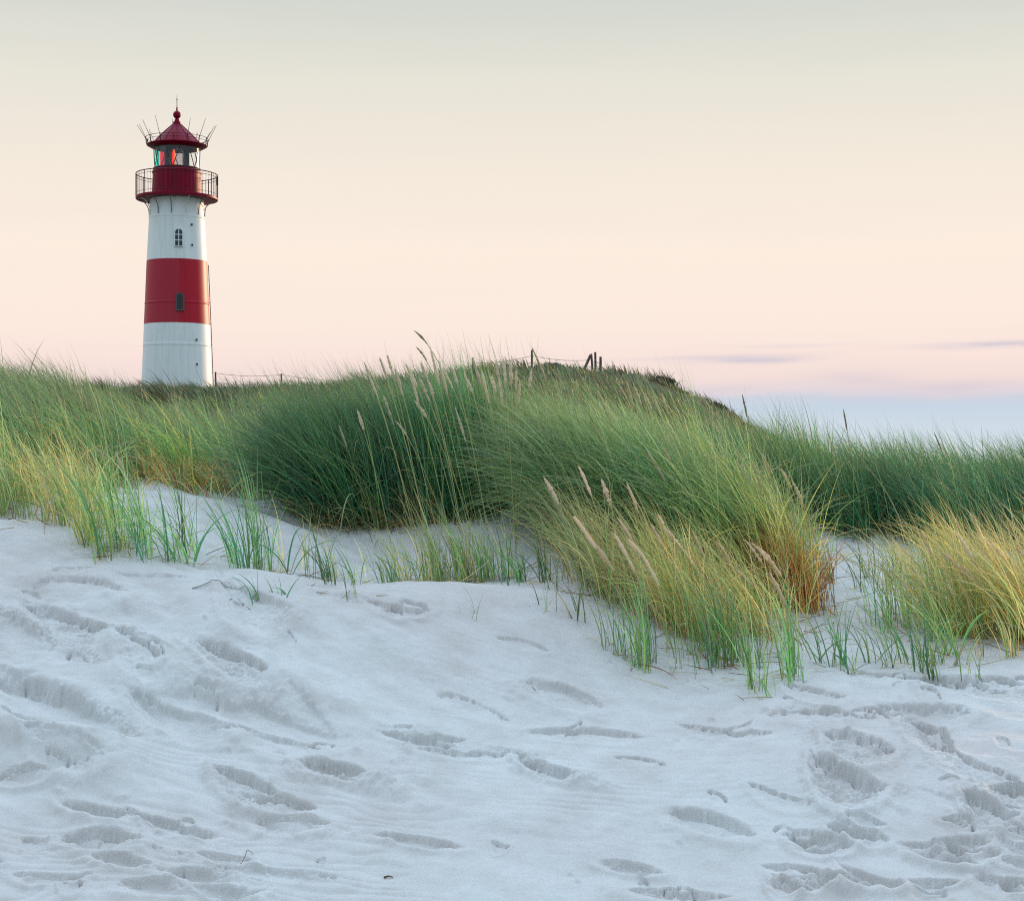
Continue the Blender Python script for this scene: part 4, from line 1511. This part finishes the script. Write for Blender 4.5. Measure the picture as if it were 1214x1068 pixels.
def mixc(f, a, b, blend='MIX'):
    n = N(ns, 'ShaderNodeMix', data_type='RGBA', blend_type=blend)
    if isinstance(f, (int, float)):
        n.inputs[0].default_value = f
    else:
        lk.new(f, n.inputs[0])
    for i, v in ((6, a), (7, b)):
        if isinstance(v, tuple):
            n.inputs[i].default_value = v
        else:
            lk.new(v, n.inputs[i])
    return n.outputs[2]


el = mt('ARCSINE', sep.outputs[2])
azm = mt('ARCTAN2', sep.outputs[0], sep.outputs[1])         # 0 straight ahead, + to the right
comb = N(ns, 'ShaderNodeCombineXYZ')
lk.new(mt('MULTIPLY', azm, 9.0), comb.inputs[0])
lk.new(mt('MULTIPLY', el, 55.0), comb.inputs[1])
cn = N(ns, 'ShaderNodeTexNoise')
cn.inputs['Scale'].default_value = 1.6
cn.inputs['Detail'].default_value = 5
cn.inputs['Roughness'].default_value = .55
lk.new(comb.outputs[0], cn.inputs['Vector'])
nz = mt('SUBTRACT', cn.outputs[0], .5)
elw = mt('ADD', el, mt('MULTIPLY', nz, mrange(el, .02, .05, .004, .010)))


def srgb(r, g, b):
    return (*lin(r, g, b), 1)


ramp = N(ns, 'ShaderNodeValToRGB')
cr = ramp.color_ramp
cr.interpolation = 'LINEAR'
rad = lambda py: math.atan((HY - py) / F)
TOP = .30
stops = [(548, (216, 226, 234)), (508, (208, 220, 231)), (484, (199, 214, 228)), (474, (206, 212, 225)), (467, (229, 217, 222)), (452, (243, 222, 217)), (425, (250, 228, 220)), (390, (252, 234, 222)), (300, (252, 237, 223)), (200, (244, 234, 220)),
         (100, (231, 228, 216)), (0, (211, 215, 207))]
cr.elements[0].position = 0
cr.elements[0].color = srgb(*stops[0][1])
cr.elements[1].position = 1
cr.elements[1].color = srgb(196, 204, 200)
for py, c in stops[1:]:
    e = cr.elements.new(rad(py) / TOP)
    e.color = srgb(*c)
lk.new(mt('DIVIDE', elw, TOP, clamp=True), ramp.inputs[0])
sky = ramp.outputs[0]
# faint streaks of cloud low on the right
for (px, py, w, h, k) in ((890, 428, 66, 4.0, 1.0), (850, 424, 90, 3.0, .6), (1190, 413, 95, 3.4, 1.0), (1010, 455, 60, 14, .55), (1140, 462, 80, 9, .6), (930, 412, 80, 3, .3), (860, 462, 70, 7, .4)):
    a0, e0 = math.atan((px - CX) / F), rad(py)
    da = mt('DIVIDE', mt('SUBTRACT', azm, a0), w / F)
    tilt = mt('MULTIPLY', mt('SUBTRACT', azm, a0), -.02)
    de = mt('DIVIDE', mt('SUBTRACT', mt('ADD', mt('ADD', el, tilt), mt('MULTIPLY', nz, .006)), e0), h / F)
    g = mt('EXPONENT', mt('MULTIPLY', mt('ADD', mt('MULTIPLY', da, da), mt('MULTIPLY', de, de)), -1.0))
    g = mt('MULTIPLY', g, mt('MULTIPLY', mrange(cn.outputs[0], .35, .6, .45, 1), k))
    sky = mixc(g, sky, srgb(212, 203, 214))
# thin uneven haze
comb2 = N(ns, 'ShaderNodeCombineXYZ')
lk.new(mt('MULTIPLY', azm, 2.2), comb2.inputs[0])
lk.new(mt('MULTIPLY', el, 16.0), comb2.inputs[1])
hz = N(ns, 'ShaderNodeTexNoise')
hz.inputs['Scale'].default_value = 1.3
hz.inputs['Detail'].default_value = 6
hz.inputs['Roughness'].default_value = .6
hz.inputs['Distortion'].default_value = .4
lk.new(comb2.outputs[0], hz.inputs['Vector'])
sky = mixc(mrange(hz.outputs[0], .45, .72, 0, .16), sky, srgb(238, 226, 222))
# overhead and behind the viewer the sky is open blue
nis = N(ns, 'ShaderNodeTexSky', sky_type='NISHITA')
nis.sun_disc = False
nis.sun_elevation = SUN_EL
nis.sun_rotation = SUN_AZ
zen = mixc(mrange(el, .27, .8), sky, (1.54, 1.96, 2.42, 1))
back = mrange(sep.outputs[1], .25, -.5)
zen = mixc(back, zen, (.60, .76, .88, 1))
zen = mixc(mrange(el, .35, .9, 0, .010), zen, nis.outputs[0], 'ADD')
zen = mixc(mrange(sep.outputs[2], 0, -.03), zen, (.42, .46, .50, 1))
lk.new(zen, bg.inputs[0])
bg.inputs[1].default_value = 1.0
W.cycles.sampling_method = 'MANUAL'
W.cycles.sample_map_resolution = 1024
lk.new(bg.outputs[0], out.inputs[0])

sl = bpy.data.lights.new('sun', 'SUN')
sl.energy = 3.2
sl.angle = math.radians(6)
sl.color = (1.0, .66, .40)
so = bpy.data.objects.new('sun', sl)
COL.objects.link(so)
sd = Vector((math.sin(SUN_AZ) * math.cos(SUN_EL), math.cos(SUN_AZ) * math.cos(SUN_EL), math.sin(SUN_EL)))
so.rotation_euler = sd.to_track_quat('Z', 'Y').to_euler()
so.location = sd * 60

# ------------------------------------------------------------------ camera and output
cam = bpy.data.cameras.new('camera')
cam.sensor_width = 36
cam.lens = 36 * F / 1214
cam.shift_y = (HY - 534) / 1214
cam.clip_start, cam.clip_end = .1, 30000
co = bpy.data.objects.new('camera', cam)
co.location = (0, 0, CZ)
co.rotation_euler = (math.pi / 2, 0, 0)
COL.objects.link(co)
S.camera = co
S.view_settings.view_transform = 'Standard'
S.view_settings.look = 'None'
S.view_settings.exposure = 0
S.view_settings.gamma = 1
S.cycles.use_denoising = False
S.cycles.max_bounces = 5
S.cycles.sample_clamp_indirect = 1.2
S.cycles.caustics_reflective = False
S.cycles.caustics_refractive = False
S.cycles.transparent_max_bounces = 12
S.cycles.filter_width = 1.1
S.render.film_transparent = False
